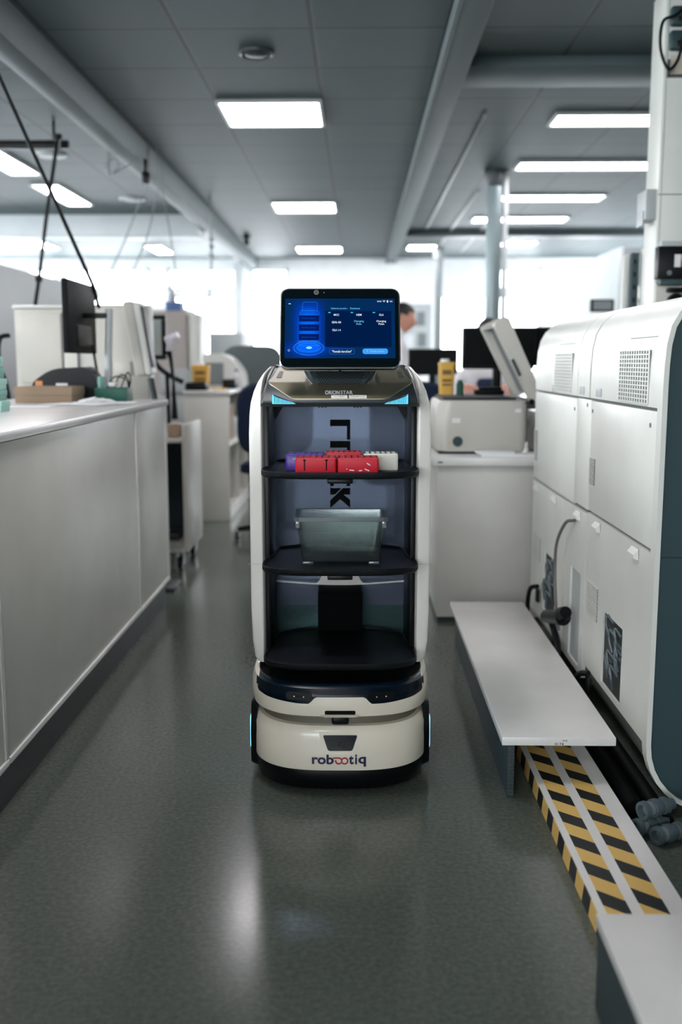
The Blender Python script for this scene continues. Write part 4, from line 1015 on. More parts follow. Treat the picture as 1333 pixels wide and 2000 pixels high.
for k in range(2):
    b = NB(); xx = PX+.045+.10*k
    cyl(b, (xx+.035, PY-.05, 1.35), (xx+.035, PY-.002, 1.35), .032, n=20); box(b, xx, xx+.07, PY-.06, PY-.002, 1.385, 1.405, .006); obj('gas_outlet', b, black_m, t)
b = NB(); box(b, PX+.005, PX+.30, PY-.02, PY, 1.28, 1.412, .003); obj('outlet_panel', b, beige_m, t)
t = thing('rack_post', (1.2, 4.5, 0), 'slotted dark and white upright post left of the service pillar', 'post')
b = NB(); box(b, 1.215, 1.245, 4.55, 4.60, 0, 1.585, .002); obj('slotted_upright', b, machine_grey, t)
b = NB(); box(b, 1.255, 1.285, 4.50, 4.56, 0, 1.60, .004); obj('white_upright', b, machine_white, t)
b = NB(); box(b, 1.185, 1.205, 4.58, 4.62, 0, 1.58, .003); obj('white_upright', b, machine_white, t)
for k in range(6):
    b = NB(); box(b, 1.222, 1.232, 4.548, 4.55, 1.26+.055*k, 1.28+.055*k); obj('slot', b, black_m, t)

# ================================================================== THE ROBOT
RX, RY = -.048, 2.68
BASE['robotorigin'] = Vector((0, 0, 0))
rob = thing('delivery_robot', (0, 0, 0), 'white delivery robot with a tablet head and three black trays, standing in the aisle', 'robot')
def sup(a, bf, bb, n, z, k=64, y0=0.0):
    out = []
    for i in range(k):
        th = 2*PI*i/k; c, s = math.cos(th), math.sin(th)
        x = a*math.copysign(abs(c)**(2/n), c); yb_ = bf if s < 0 else bb
        out.append((x, y0+yb_*math.copysign(abs(s)**(2/n), s), z))
    return out
def fy(x, a, bf, n): return -bf*(max(0, 1-(min(abs(x), a*.9999)/a)**n))**(1/n)
NN = 3.0
# lower base
def ringsup(prof, n=NN, k=72): return [sup(a, bf, bb, n, z, k) for z, a, bf, bb in prof]
b = NB(); loft(b, ringsup([(.010, .218, .232, .215), (.016, .226, .240, .225), (.045, .235, .250, .235), (.060, .236, .252, .236), (.072, .2345, .250, .235)])); obj('bumper_skirt', b, black_m, rob)
b = NB(); loft(b, ringsup([(.005, .19, .20, .20), (.0145, .20, .21, .21)])); obj('wheel_base', b, core_dark, rob)
LB = [(.069, .2365, .2525, .237), (.075, .238, .2545, .238), (.12, .2385, .2545, .239), (.160, .236, .250, .237), (.176, .231, .244, .233), (.183, .224, .237, .228), (.184, .19, .20, .2)]
b = NB(); loft(b, ringsup(LB)); low = obj('lower_shell', b, shell_bounce, rob)
b = NB(); loft(b, ringsup([(.18, .215, .222, .22), (.21, .213, .22, .22)])); obj('lidar_gap', b, mat('gap brown', (96, 92, 78), .5), rob)
b = NB(); box(b, -.022, .022, -.235, -.20, .184, .209, .006); obj('lidar_sensor', b, black_m, rob)
# upper base
UB = [(.206, .19, .20, .2), (.207, .226, .240, .232), (.214, .2365, .2525, .238), (.235, .2395, .256, .240), (.268, .2385, .2545, .24), (.286, .233, .247, .236), (.290, .226, .240, .230)]
b = NB(); loft(b, ringsup(UB)); up_ = obj('upper_shell', b, shell_bounce, rob)
b = NB(); loft(b, ringsup([(.2905, .221, .236, .226), (.2925, .218, .232, .224), (.289, .205, .22, .212)])); obj('top_recess', b, black_soft, rob)
def surf(prof, x, z, e=.0012, n=NN):
    for (z0, a0, f0, _), (z1, a1, f1, _) in zip(prof, prof[1:]):
        if z0 <= z <= z1:
            t_ = (z-z0)/(z1-z0); a = a0+(a1-a0)*t_; f = f0+(f1-f0)*t_
            return fy(x, a, f, n)-e
    a, f = (prof[-1][1], prof[-1][2]) if z > prof[-1][0] else (prof[0][1], prof[0][2])
    return fy(x, a, f, n)-e
UBs = UB[1:-0]
def patch(prof, x0, x1, zt, zb, nx=60, nz=6, e=.0015):
    bm = NB(); g = []
    for i in range(nx+1):
        x = x0+(x1-x0)*i/nx; row = []
        for j in range(nz+1):
            z = zb(x)+(zt(x)-zb(x))*j/nz; row.append(bm.verts.new((x, surf(prof, x, z, e), z)))
        g.append(row)
    for i in range(nx):
        for j in range(nz): bm.faces.new((g[i][j], g[i+1][j], g[i+1][j+1], g[i][j+1]))
    r = bmesh.ops.solidify(bm, geom=list(bm.faces), thickness=.0012)
    return bm
def interp(x, pts):
    x = abs(x)
    for (x0, z0), (x1, z1) in zip(pts, pts[1:]):
        if x0 <= x <= x1:
            t_ = (x-x0)/(x1-x0) if x1 > x0 else 0; t_ = t_*t_*(3-2*t_) if abs(z1-z0) > .006 else t_
            return z0+(z1-z0)*t_
    return pts[-1][1]
zt = lambda x: .2862
zb = lambda x: interp(x, [(0, .2655), (.06, .2655), (.082, .2475), (.11, .2475), (.19, .2525), (.215, .257), (.222, .27)])
b = patch(UB[1:], -.221, .221, zt, zb)
rows = [[(x, fy(x, a_, f_, NN)+e_, z_) for x in [-.214+.428*i/60 for i in range(61)]] for z_, a_, f_, e_ in ((.2858, .2335, .2475, -.0022), (.2895, .2285, .2425, -.0022), (.2925, .2235, .2375, -.001), (.2932, .2215, .2305, .003))]
loft(b, rows, cap=False, closed=False); sp = obj('sensor_panel', b, navy_gloss, rob)
for s in (-1, 1):
    b = NB(); xs = []
    zc = lambda x: .268
    out = rrect(-.034, .034, -.0105, .0105, .0105, 6)
    cx = s*.105; 
    ring = [(cx+p[0], surf(UB[1:], cx+p[0], .266+p[1], .003), .266+p[1]) for p in out]
    ring2 = [(cx+p[0]*.98, surf(UB[1:], cx+p[0], .266+p[1], .0045), .266+p[1]*.95) for p in out]
    loft(b, [ring, ring2]); obj('depth_sensor', b, mat('sensor black', (2, 3, 4), .4, spec=.2), sp)
    b = NB()
    for dx_ in (-.012, .012):
        c = Vector((cx+dx_, surf(UB[1:], cx+dx_, .266, .0046), .266)); cyl(b, c, c+Vector((0, -.0008, 0)), .0016, n=12)
    obj('sensor_dot', b, whitep, sp)
b = NB(); out = rrect(-.039, .039, -.0055, .0055, .004, 5)
loft(b, [[(p[0], surf(UB[1:], p[0], .2245+p[1], e_), .2245+p[1]) for p in out] for e_ in (-.002, .0016)]); obj('sensor_slot', b, black_m, rob)
b = NB(); out = rounded([(-.052, .2195), (-.04, .2085), (.04, .2085), (.052, .2195)], .004)
loft(b, [[(p[0], surf(UB[1:], p[0], p[1], e_), p[1]) for p in out] for e_ in (-.002, .0035)]); obj('slot_lip', b, shell_bounce, rob)
# lower camera window with frame
out = rounded([(-.038, .114), (.038, .114), (.056, .170), (-.056, .170)], [.007, .007, .005, .005])
b = NB(); loft(b, [[(p[0], surf(LB, p[0], min(p[1], .175), e_*.7), p[1]) for p in out] for e_ in (-.002, .003)]); fr = obj('camera_frame', b, shell_bounce, rob)
out = rounded([(-.031, .124), (.031, .124), (.044, .163), (-.044, .163)], [.006, .006, .004, .004])
b = NB(); loft(b, [[(p[0], surf(LB, p[0], p[1], e_), p[1]) for p in out] for e_ in (.001, .0042)]); obj('camera_window', b, glass_blk, rob)
b = NB()
for r0, r1 in ((.0072, .0062), (.0045, .0035)):
    y_ = surf(LB, 0, .142, .0043)
    loft(b, [circ((0, y_, .142), r0, 28, 'y'), circ((0, y_-.0012, .142), (r0+r1)/2, 28, 'y'), circ((0, y_, .142), r1, 28, 'y')], cap=False)
obj('camera_lens', b, dgrey_m, rob)
# logo
def wrapped(bm_, prof, e=.0016):
    for v in bm_.verts: v.co.y = surf(prof, v.co.x, v.co.z, e)
    return bm_
def logo_text(s, x0, x1, zc, h, bold=.03):
    return wrapped(fit(text_bm(s, 1, bold), x1-x0, h, lambda u, v, d: ((x0+x1)/2+u, 0, zc+v)), LB)
def zc_for(h): return h
b = NB(); Z0 = .087
def glyph(s, x0, x1, za, zb_): return logo_text(s, x0, x1, (za+zb_)/2, zb_-za)
merge(b, glyph('rob', -.0725, -.0165, Z0, Z0+.0265)); merge(b, glyph('t', .0222, .0346, Z0, Z0+.0240)); merge(b, glyph('i', .0382, .0434, Z0, Z0+.0265)); merge(b, glyph('q', .0465, .0664, Z0-.0066, Z0+.0199))
obj('logo_lettering', b, logo_navy, rob, 'dark navy lettering')
b = NB(); r = .0078; z_ = Z0+.0090
pl1 = [(-.0185, z_+r), (-.011, z_+r), (-.0036, z_+r)]+[(-.0036+r*math.cos(math.radians(q)), z_+r*math.sin(math.radians(q))) for q in range(75, -196, -15)]
pl2 = [(.0116+r*math.cos(math.radians(q)), z_+r*math.sin(math.radians(q))) for q in range(140, -141, -14)]
for pl_ in (pl1, pl2):
    tube(b, [(p[0], surf(LB, p[0], p[1], .0008), p[1]) for p in pl_], .0019, 8)
obj('logo_loops', b, logo_red, rob, 'red double loop')
# side light pods
for s in (-1, 1):
    out = rounded([(-.135, .030), (-.02, .030), (.0, .10), (-.02, .200), (-.11, .208), (-.145, .13)], .02)
    b = NB(); loft(b, [[(s*.222, p[0], p[1]) for p in out], [(s*.2395, -.06+(p[0]+.06)*.86, .115+(p[1]-.115)*.95) for p in out]]); pod = obj('light_pod', b, black_m, rob)
    b = NB(); out = rounded([(-.125, .066), (-.05, .060), (-.03, .11), (-.06, .165), (-.118, .165)], .015)
    loft(b, [[(s*.224, p[0]-.012, p[1]) for p in out], [(s*.236, p[0]-.006, p[1]) for p in out], [(s*.2435, -.07+(p[0]+.07)*.6, .115+(p[1]-.115)*.84) for p in out]]); obj('light_strip', b, strip_e, pod)
# side shells
def shell_ring(s, z, ao, ai, yf, yb_, k=7):
    """cross-section: outer side rounded toward the front"""
    pts = [(ai, yb_), (ao*.985, yb_)]
    r = min(.03, (ao-ai)*.9)
    pts = rounded([(ai, yb_), (ao-.006, yb_), (ao, (yf+yb_)/2), (ao-.004, yf+.012), (ai+.006, yf), (ai, yf+.02)], [.003, .01, .04, .012, .005, .003], 4)
    return [(s*p[0], p[1], z) for p in pts]
SH = [(.296, .215, .203, -.055, .10), (.300, .228, .202, -.068, .13), (.315, .235, .201, -.078, .16), (.36, .2405, .2, -.084, .19), (.45, .2435, .2, -.085, .205), (.70, .2440, .2, -.085, .215),
      (.92, .2435, .2, -.085, .215), (.97, .2415, .2, -.085, .215), (1.0, .238, .2, -.083, .212), (1.03, .230, .2, -.078, .205), (1.055, .219, .198, -.066, .195), (1.075, .207, .193, -.045, .18), (1.088, .196, .187, -.01, .15), (1.094, .188, .184, .03, .12)]
for s in (-1, 1):
    b = NB(); loft(b, [shell_ring(s, z, ao, ai, f, k) for z, ao, ai, f, k in SH]); obj('side_shell', b, shell_w, rob)
    b = NB(); box(b, min(s*.186, s*.1995), max(s*.186, s*.1995), -.075, .19, .293, .995, .002); obj('inner_post', b, black_m, rob)
    b = NB(); box(b, min(s*.196, s*.2445), max(s*.196, s*.2445), -.0857, -.0845, .575, .5757); obj('seam', b, lgrey_m, rob)
# back panel
b = NB(); out = rounded([(-.186, .40), (.186, .40), (.186, .985), (-.186, .985)], [.002, .002, .04, .04], 8); prism(b, out, 'y', .172, .175); obj('back_window', b, smoke_m, rob, 'smoky see-through back panel')
b = NB(); prism(b, [(-.186, .993), (-.186, .94), (-.16, .985), (-.12, .988), (.12, .988), (.16, .985), (.186, .94), (.186, .993)], 'y', .168, .18); obj('window_frame', b, black_m, rob)
b = NB(); out = [(-.186, .293), (.186, .293), (.186, .478), (-.186, .478)]; prism(b, out, 'y', .176, .179); obj('lower_window', b, smoke_low, rob)
# white curved lip with bump
b = NB(); k = 60; top = []; bot = []
for i in range(k+1):
    x = -.187+.374*i/k; base = .474-.010*math.cos(x/.187*PI/2)
    t_ = max(0, min(1, (.068-abs(x))/.022)); t_ = t_*t_*(3-2*t_)
    top.append((x, base+.0025+t_*.031)); bot.append((x, base-.0015))
prism(b, bot+list(reversed(top)), 'y', .160, .172); obj('rear_lip', b, shell_w, rob)
b = NB(); box(b, -.063, .063, .06, .170, .352, .4625, .004); obj('battery_box', b, mat('flat black', (3, 4, 5), .8, spec=.1), rob)
# lettering on the back window, mirrored and turned
def lp(X, Y): return ((X/6.667-43.5)*.001477, .9427-(Y/6.667-20)*.00149)
b = NB()
for poly in ([(160, 130), (412, 130), (420, 138), (420, 385), (378, 385), (378, 213), (160, 213)],
             [(160, 398), (172, 405), (412, 405), (420, 413), (420, 690), (160, 690), (160, 640), (378, 640), (378, 490), (160, 490)],
             [(160, 710), (420, 710), (420, 985), (362, 985), (378, 965), (378, 795), (207, 795), (207, 985), (160, 985)],
             [(160, 1000), (180, 1012), (305, 1012), (220, 1097), (160, 1097)],
             [(325, 1012), (420, 1012), (420, 1097), (335, 1097), (420, 1165), (420, 1268), (290, 1158), (160, 1272), (160, 1172), (240, 1097)],
             [(160, 1690), (420, 1690), (420, 1850), (350, 1850), (350, 1735), (232, 1735), (232, 1850), (160, 1850)]):
    b = NB(); prism(b, [lp(*q) for q in poly], 'y', .1695, .1712); obj('window_lettering', b, blackp, rob)
# trays
def tray(zf, kind, name='tray'):
    if kind == 1: o = rounded([(-.2, -.20), (-.12, -.232), (.12, -.232), (.2, -.20), (.203, -.11), (.183, -.03), (.183, .11), (.15, .13), (-.15, .13), (-.183, .11), (-.183, -.03), (-.203, -.11)], [.05, .2, .2, .05, .03, .03, .03, .03, .03, .03, .03, .03], 6)
    elif kind == 2: o = rounded([(-.2, -.20), (-.12, -.232), (.12, -.232), (.2, -.20), (.203, -.11), (.183, -.03), (.175, .09), (.11, .125), (-.11, .125), (-.175, .09), (-.183, -.03), (-.203, -.11)], [.05, .2, .2, .05, .03, .03, .02, .02, .02, .02, .03, .03], 6)
    else: o = rounded([(-.2, -.20), (-.12, -.236), (.12, -.236), (.2, -.20), (.2, -.11), (.184, -.03), (.184, .07), (.10, .135), (-.10, .135), (-.184, .07), (-.184, -.03), (-.2, -.11)], [.07, .2, .2, .07, .04, .04, .05, .08, .08, .05, .04, .04], 6)
    def sc(s, z, ex=0): return [((p[0])*s, -.05+(p[1]+.05)*s, z) for p in o]
    b = NB(); loft(b, [sc(.965, zf), sc(.985, zf+.0015), sc(1, zf+.006), sc(1.0, zf+.016), sc(.992, zf+.018), sc(.975, zf+.0175), sc(.968, zf+.013), sc(.955, zf+.011)])
    return obj(name, b, tray_m, rob)
TR1, TR2, TR3 = .818, .573, .328
T1 = tray(TR1, 1); T2 = tray(TR2, 2); T3 = tray(TR3, 3)
for z in (TR1, TR2):
    b = NB(); box(b, -.032, .032, -.22, .10, z-.012, z-.0001, .003); obj('tray_sensor', b, black_m, T1 if z == TR1 else T2)
    for s in (-1, 1):
        b = NB(); box(b, min(s*.165, s*.186), max(s*.165, s*.186), -.03, .12, z-.01, z+.0); obj('tray_bracket', b, black_m, T1 if z == TR1 else T2)
# --- head
Hs = lambda y: (1.012+(y+.2)*.5) if y < -.12 else 1.052+(y+.12)*.26     # sloping top surface
prof = [(-.196, .996), (-.202, 1.006), (-.198, Hs(-.198)), (-.12, Hs(-.12)), (.06, Hs(.06)), (.13, Hs(.06)-.005), (.17, 1.05), (.172, .996)]
b = NB(); rings = []
for x, sc_, dz in ((-.2, .86, -.010), (-.1985, .93, -.004), (-.192, .975, 0), (-.17, 1.0, 0), (0, 1.0, 0), (.17, 1.0, 0), (.192, .975, 0), (.1985, .93, -.004), (.2, .86, -.010)):
    rings.append([(x if z < 1.03 else x*(1-.10*max(0, (z-1.03)/.07)), y*sc_ if y > 0 else y*(.5+.5*sc_)+(1-sc_)*.12, z+(dz if z > 1.0 else 0)) for y, z in prof])
loft(b, rings); obj('head_housing', b, head_m, rob)
def onslope(pts, h0, h1):
    bm = NB(); loft(bm, [[(x, y, Hs(y)+h) for x, y in pts] for h in (h0, h1)])
    bmesh.ops.bisect_plane(bm, geom=list(bm.verts)+list(bm.edges)+list(bm.faces), plane_co=(0, -.12, 0), plane_no=(0, 1, 0))
    return bm
out = rounded([(-.187, -.115), (-.175, -.065), (-.165, .03), (.165, .03), (.175, -.065), (.187, -.115), (.118, -.196), (-.118, -.196)], [.02, .02, .02, .02, .02, .02, .012, .012])
b = onslope(out, -.002, .0018); gp = obj('glossy_panel', b, head_gloss, rob)
out2 = [(x*.93, -.07+(y+.07)*.86) for x, y in out]
# side recess accents
for s in (-1, 1):
    o3 = rounded([(s*.166, -.075), (s*.160, -.015), (s*.150, -.015), (s*.152, -.075)], .004)
    obj('panel_recess', onslope(o3, .001, .0026), dgrey_m, gp)
    b = NB(); cyl(b, (s*.172, .045, Hs(.045)-.001), (s*.172, .045, Hs(.045)+.0015), .005, n=14); obj('screw_cap', b, black_m, rob)
# blue corner lights on the fascia
for s in (-1, 1):
    o4 = rounded([(s*.170, 1.028), (s*.164, 1.003), (s*.108, 1.002), (s*.109, 1.0045)], .001)
    b = NB(); prism(b, o4, 'y', -.2055, -.195); hl = obj('light_housing', b, black_m, rob)
    b = NB()
    for k_ in range(14):
        u = k_/14; x_ = .165-.052*u; z0_ = 1.0045; z1_ = 1.0235-.0175*u**.8
        x0_, x1_ = s*x_, s*(x_-.0019); box(b, min(x0_, x1_), max(x0_, x1_), -.2068, -.2054, z0_, max(z1_, z0_+.0012))
    box(b, min(s*.1675, s*.111), max(s*.1675, s*.111), -.2066, -.2054, 1.0035, 1.0046); box(b, min(s*.1657, s*.168), max(s*.1657, s*.168), -.2066, -.2054, 1.004, 1.0265)
    obj('light_segments', b, cyan_e, hl)
b = NB()
for x in (-.052, -.044, -.036, .036, .044, .052): box(b, x-.0022, x+.0022, -.195, -.18, .9935, .9965)
obj('fascia_clip', b, black_m, rob)
# wordmark on the head
def slope_text(s, cx, cy, w, h, bold=.0, e=.0022):
    return fit(text_bm(s, 1, bold), w, h, lambda u, v, d: (cx+u, cy+v, Hs(cy+v)+e))
b = NB(); merge(b, slope_text('ORION', -.0195, -.1675, .036, .0185, .018)); merge(b, slope_text('STAR', .0165, -.1675, .030, .0175, .004)); obj('wordmark', b, whitep, gp)
for x0, x1, l in ((-.022, .018, 'Service'), (.022, .066, 'Inventory')):
    b = onslope([(x0, -.195), (x1, -.195), (x1, -.181), (x0, -.181)], .0022, .0026); st = obj('sticker', b, label_w, gp)
b = slope_text('1110001', -.002, -.188, .024, .006, 0, .003); obj('sticker_print', b, grey_m, gp)
b = slope_text('10000112', .044, -.188, .034, .006, 0, .003); obj('sticker_print', b, grey_m, gp)
# --- neck with speaker
b = NB(); n0 = [(-.088, -.098), (.088, -.098), (.088, .0), (-.088, .0)]
def nk(w, yf, yb_, z): return [(-w, yb_, z), (-w, yf+.012, z), (-w+.012, yf, z), (w-.012, yf, z), (w, yf+.012, z), (w, yb_, z)]
loft(b, [nk(.068, -.128, -.01, 1.046), nk(.080, -.122, -.01, 1.060), nk(.092, -.115, -.01, 1.085), nk(.088, -.095, .0, 1.105), nk(.07, -.09, .0, 1.15)]); nkk = obj('neck', b, mat('neck metal', (52, 60, 64), .35, metal=.4), rob)
b = NB()
def gy(z): return (-.128+(z-1.046)*(.006/.014) if z < 1.06 else -.122+(z-1.06)*(.007/.025))-.0006
b2 = NB()
for r_ in range(8):
    z = 1.0515+.0042*r_; w_ = .052+.010*(z-1.05)/.035
    nn = 17; 
    for c_ in range(nn):
        x = -w_+2*w_*(c_+(.5 if r_ % 2 else 0))/(nn-.5)
        if x > w_: continue
        o_ = [(x+.0021*math.cos(q*PI/3), z+.0013*math.sin(q*PI/3)) for q in range(6)]
        loft(b2, [[(p[0], gy(p[1]), p[1]) for p in o_], [(p[0], gy(p[1])-.0006, p[1]) for p in o_]])
obj('speaker_holes', b2, blackp, nkk)
for s in (-1, 1):
    b = NB(); tube(b, [(s*.0665, -.127, 1.047), (s*.0815, -.1165, 1.062), (s*.0925, -.106, 1.083)], .0016, 8); obj('neck_trim', b, chrome_m, nkk)
# --- tablet
TA = math.radians(23); TO = Vector((0, -.182, 1.091))
TU = Vector((0, math.sin(TA), math.cos(TA))); TN = Vector((0, -math.cos(TA), math.sin(TA)))
def T(u, v, d=0): p = TO+Vector((1, 0, 0))*u+TU*v+TN*d; return (p.x, p.y, p.z)
TW, TH = .1505, .2165
def tring(inset, d, r=.024): return [T(p[0], p[1], d) for p in rrect(-TW+inset, TW-inset, inset, TH-inset, max(.004, r-inset), 8)]
b = NB(); loft(b, [tring(.004, -.018), tring(.001, -.016), tring(.0, -.010), tring(.0, -.002), tring(.0015, .0)]); tab = obj('tablet_housing', b, black_m, rob)
b = NB(); loft(b, [tring(-.0006, -.0035), tring(-.0008, -.0015), tring(.0012, .0004), tring(.0030, .0004)], cap=False); obj('metal_edge', b, chrome_m, tab)
b = NB(); loft(b, [tring(-.0006, -.0175), tring(-.001, -.0155), tring(-.0004, -.0145)], cap=False); obj('metal_edge', b, chrome_m, tab)
b = NB(); loft(b, [tring(.0022, .0), tring(.0025, .0008)]); obj('front_glass', b, glass_blk, tab)
def SU(X): return (X-655)*.3/1226
def SV(Yp): t_ = (865-Yp)/793; return TH*(t_*(1+.02*(1-t_)))
b = NB()
for q in ((408, 114, 24, 'o'), ):
    c0 = (SU(q[0]), SV(q[1])); loft(b, [[T(c0[0]+r0*math.cos(2*PI*i/28), c0[1]+r0*math.sin(2*PI*i/28), d_) for i in range(28)] for r0, d_ in ((.0062, .0008), (.0062, .0016), (.0048, .0016))], cap=False)
obj('camera_ring', b, mat('camera tan', (150, 140, 122), .4, metal=.3), tab)
b = NB(); 
for X_, Y_, r0 in ((408, 114, .0046), (488, 116, .002)):
    loft(b, [[T(SU(X_)+r0*math.cos(2*PI*i/20), SV(Y_)+r0*math.sin(2*PI*i/20), d_) for i in range(20)] for d_ in (.0009, .0014)])
obj('camera_lens', b, dgrey_m, tab)
b = NB(); box(b, -.003, .003, TO.y-.001, TO.y+.012, TO.z-.0085, TO.z-.004, .001); obj('port', b, blackp, tab)
# display
def screen_mat():
    m = bpy.data.materials.new('display'); m.use_nodes = True; nt = m.node_tree; nt.nodes.clear()
    o = nt.nodes.new('ShaderNodeOutputMaterial'); e = nt.nodes.new('ShaderNodeEmission'); gl = nt.nodes.new('ShaderNodeBsdfGlossy'); add = nt.nodes.new('ShaderNodeMixShader')
    gl.inputs['Roughness'].default_value = .12; gl.inputs[0].default_value = (.5, .5, .5, 1); add.inputs[0].default_value = .04
    uv = nt.nodes.new('ShaderNodeTexCoord'); sp_ = nt.nodes.new('ShaderNodeSeparateXYZ'); nt.links.new(uv.outputs['Generated'], sp_.inputs[0])
    def mth(op, a, b_=None, c=None):
        n = nt.nodes.new('ShaderNodeMath'); n.operation = op
        for i, v in enumerate((a, b_, c)):
            if v is None: continue
            if isinstance(v, (int, float)): n.inputs[i].default_value = v
            else: nt.links.new(v, n.inputs[i])
        return n.outputs[0]
    X_, Z_ = sp_.outputs['X'], sp_.outputs['Z']
    dxx = mth('DIVIDE', mth('SUBTRACT', X_, .215), .115); dzz = mth('DIVIDE', mth('SUBTRACT', Z_, .48), .42)
    g1 = mth('POWER', 2.718, mth('MULTIPLY', mth('ADD', mth('POWER', mth('ABSOLUTE', dxx), 3.0), mth('POWER', mth('ABSOLUTE', dzz), 4.0)), -1))
    dx2 = mth('DIVIDE', mth('SUBTRACT', X_, .22), .2); dz2 = mth('DIVIDE', mth('SUBTRACT', Z_, .16), .09)
    g2 = mth('POWER', 2.718, mth('MULTIPLY', mth('ADD', mth('POWER', mth('ABSOLUTE', dx2), 2.0), mth('POWER', mth('ABSOLUTE', dz2), 2.0)), -1))
    gs = mth('MINIMUM', mth('ADD', g1, mth('MULTIPLY', g2, .6)), 1)
    r = nt.nodes.new('ShaderNodeValToRGB'); el = r.color_ramp.elements
    el[0].color = (*lin((2, 44, 92)), 1); el[1].color = (*lin((4, 104, 250)), 1); k_ = el.new(.45); k_.color = (*lin((2, 58, 170)), 1)
    nt.links.new(gs, r.inputs['Fac']); nt.links.new(r.outputs['Color'], e.inputs[0]); e.inputs[1].default_value = .8
    nt.links.new(e.outputs[0], add.inputs[1]); nt.links.new(gl.outputs[0], add.inputs[2]); nt.links.new(add.outputs[0], o.inputs[0])
    return m
def srect(X0, X1, Y0, Y1, r, d, th=.0002, k=5):
    bm = NB(); pts = rrect(SU(X0), SU(X1), SV(Y1), SV(Y0), r, k); loft(bm, [[T(p[0], p[1], d) for p in pts], [T(p[0], p[1], d+th) for p in pts]]); return bm
def soutline(pts, d, r=.0003): # closed outline in screen px
    bm = NB(); tube(bm, [T(SU(p[0]), SV(p[1]), d) for p in pts]+[T(SU(pts[0][0]), SV(pts[0][1]), d)], r, 5); return bm
def stext(s, X0, X1, Y0, Y1, d=.0016, bold=.0):
    return fit(text_bm(s, 1, bold), SU(X1)-SU(X0), SV(Y0)-SV(Y1), lambda u, v, d_: T((SU(X0)+SU(X1))/2+u, (SV(Y0)+SV(Y1))/2+v, d))
disp = obj('display', srect(88, 1220, 178, 772, .001, .0009), screen_mat(), rob, 'lit blue touch display')
obj('menu_panel', srect(502, 1182, 305, 662, .002, .0012), emis('menu navy', (2, 28, 72), 1.0), disp)
for y0_, l in ((347, 'x'), (440, 'x'), (535, 'x')):
    obj('level_button', srect(232, 440, y0_, y0_+64, .0012, .0012), emis('button navy', (4, 30, 104), 1.0), disp)
b = NB()
for y0_ in (347, 440, 535): merge(b, stext('Klikněte vyberte', 262, 404, y0_+24, y0_+42))
obj('level_text', b, emis('dim blue', (22, 78, 190), 1.0), disp)
b = NB()
ell = lambda cx, cy, rx, ry, n=40: [(cx+rx*math.cos(2*PI*i/n), cy+ry*math.sin(2*PI*i/n)) for i in range(n)]
for a_ in ((335, 668, 120, 42), (335, 674, 160, 66), (335, 672, 150, 72)): merge(b, soutline(ell(*a_), .0012, .00022))
merge(b, soutline([(268, 300), (268, 225), (280, 214), (408, 214), (418, 225), (418, 300)], .0012, .00022))
merge(b, soutline([(245, 345), (245, 320), (262, 300), (415, 300), (440, 320), (440, 345)], .0012, .00022))
merge(b, soutline([(236, 600), (236, 650), (440, 650), (440, 600)], .0012, .0002))
obj('robot_outline', b, emis('line blue', (60, 150, 255), 1.1), disp)
b = NB(); pts = ell(338, 670, 30, 12); loft(b, [[T(SU(p[0]), SV(p[1]), d_) for p in pts] for d_ in (.0012, .0014)]); obj('glow_spot', b, emis('spot', (120, 205, 255), 1.3), disp)
b = NB()
for s_, X0, X1, Y0, Y1 in (('MOC', 590, 646, 334, 354), ('HEM', 822, 876, 334, 354), ('OLA', 1056, 1104, 334, 354), ('GlHb Alli', 570, 664, 408, 429), ('OLA 1-4', 575, 661, 486, 507),
                         ('Charging', 1028, 1128, 398, 422), ('Point', 1050, 1108, 426, 445), ('"Pomalé doručení"', 572, 774, 694, 718)): obj('menu_text', stext(s_, X0, X1, Y0, Y1, .0016, .012), emis('text white', (235, 245, 255), 1.0), disp)
for a_ in (('Charging', 798, 898, 398, 422), ('Pole', 822, 874, 426, 445), ('Vyberte prosím :   Destinace', 558, 860, 270, 292)): obj('menu_text', stext(*a_, .0016, .006), emis('text cyan', (110, 200, 240), 1.0), disp)
b = NB(); merge(b, stext('09:45', 1038, 1082, 200, 214, .0014, .01)); merge(b, stext('76%', 1166, 1196, 200, 214, .0014, .01))
merge(b, srect(1138, 1152, 196, 218, .0006, .0012))
for k_, r_ in enumerate((18, 12, 6)):
    tube(b, [T(SU(1109+r_*math.cos(math.radians(a_))), SV(216-r_*math.sin(math.radians(a_))), .0013) for a_ in range(40, 141, 20)], .0004, 5)
merge(b, srect(122, 146, 228, 234, .0003, .0012)); merge(b, soutline(ell(132, 696, 9, 9, 16), .0012, .0003)); obj('status_icons', b, MATS['text white'], disp)
for X_ in (545, 776, 1003): obj('menu_marker', srect(X_-13, X_+13, 316, 326, .0004, .0014), emis('marker cyan', (60, 190, 220), 1.0), disp)
pill = lambda X0, X1, Y0, Y1: [(SU(p_[0]), SV(p_[1])) for p_ in rrect(X0, X1, Y0, Y1, 26, 8)]
b = NB(); pp = rrect(545, 804, 680, 732, 26, 8); merge(b, soutline(pp, .0014, .0003)); obj('pill_button', b, emis('pill outline', (50, 120, 220), 1.0), disp)
b = srect(884, 1143, 678, 732, .0066, .0012); obj('pill_button', b, emis('pill blue', (62, 160, 248), 1.0), disp)
b = stext('"Dodat rychle"', 958, 1104, 696, 718, .0018); merge(b, stext('f', 928, 940, 692, 714, .0018)); obj('pill_text', b, emis('pill text', (150, 205, 255), 1.0), disp)

# move the robot into place, facing the viewpoint
rob.location = (RX, RY, 0); rob.rotation_euler = (0, 0, math.radians(1.0))

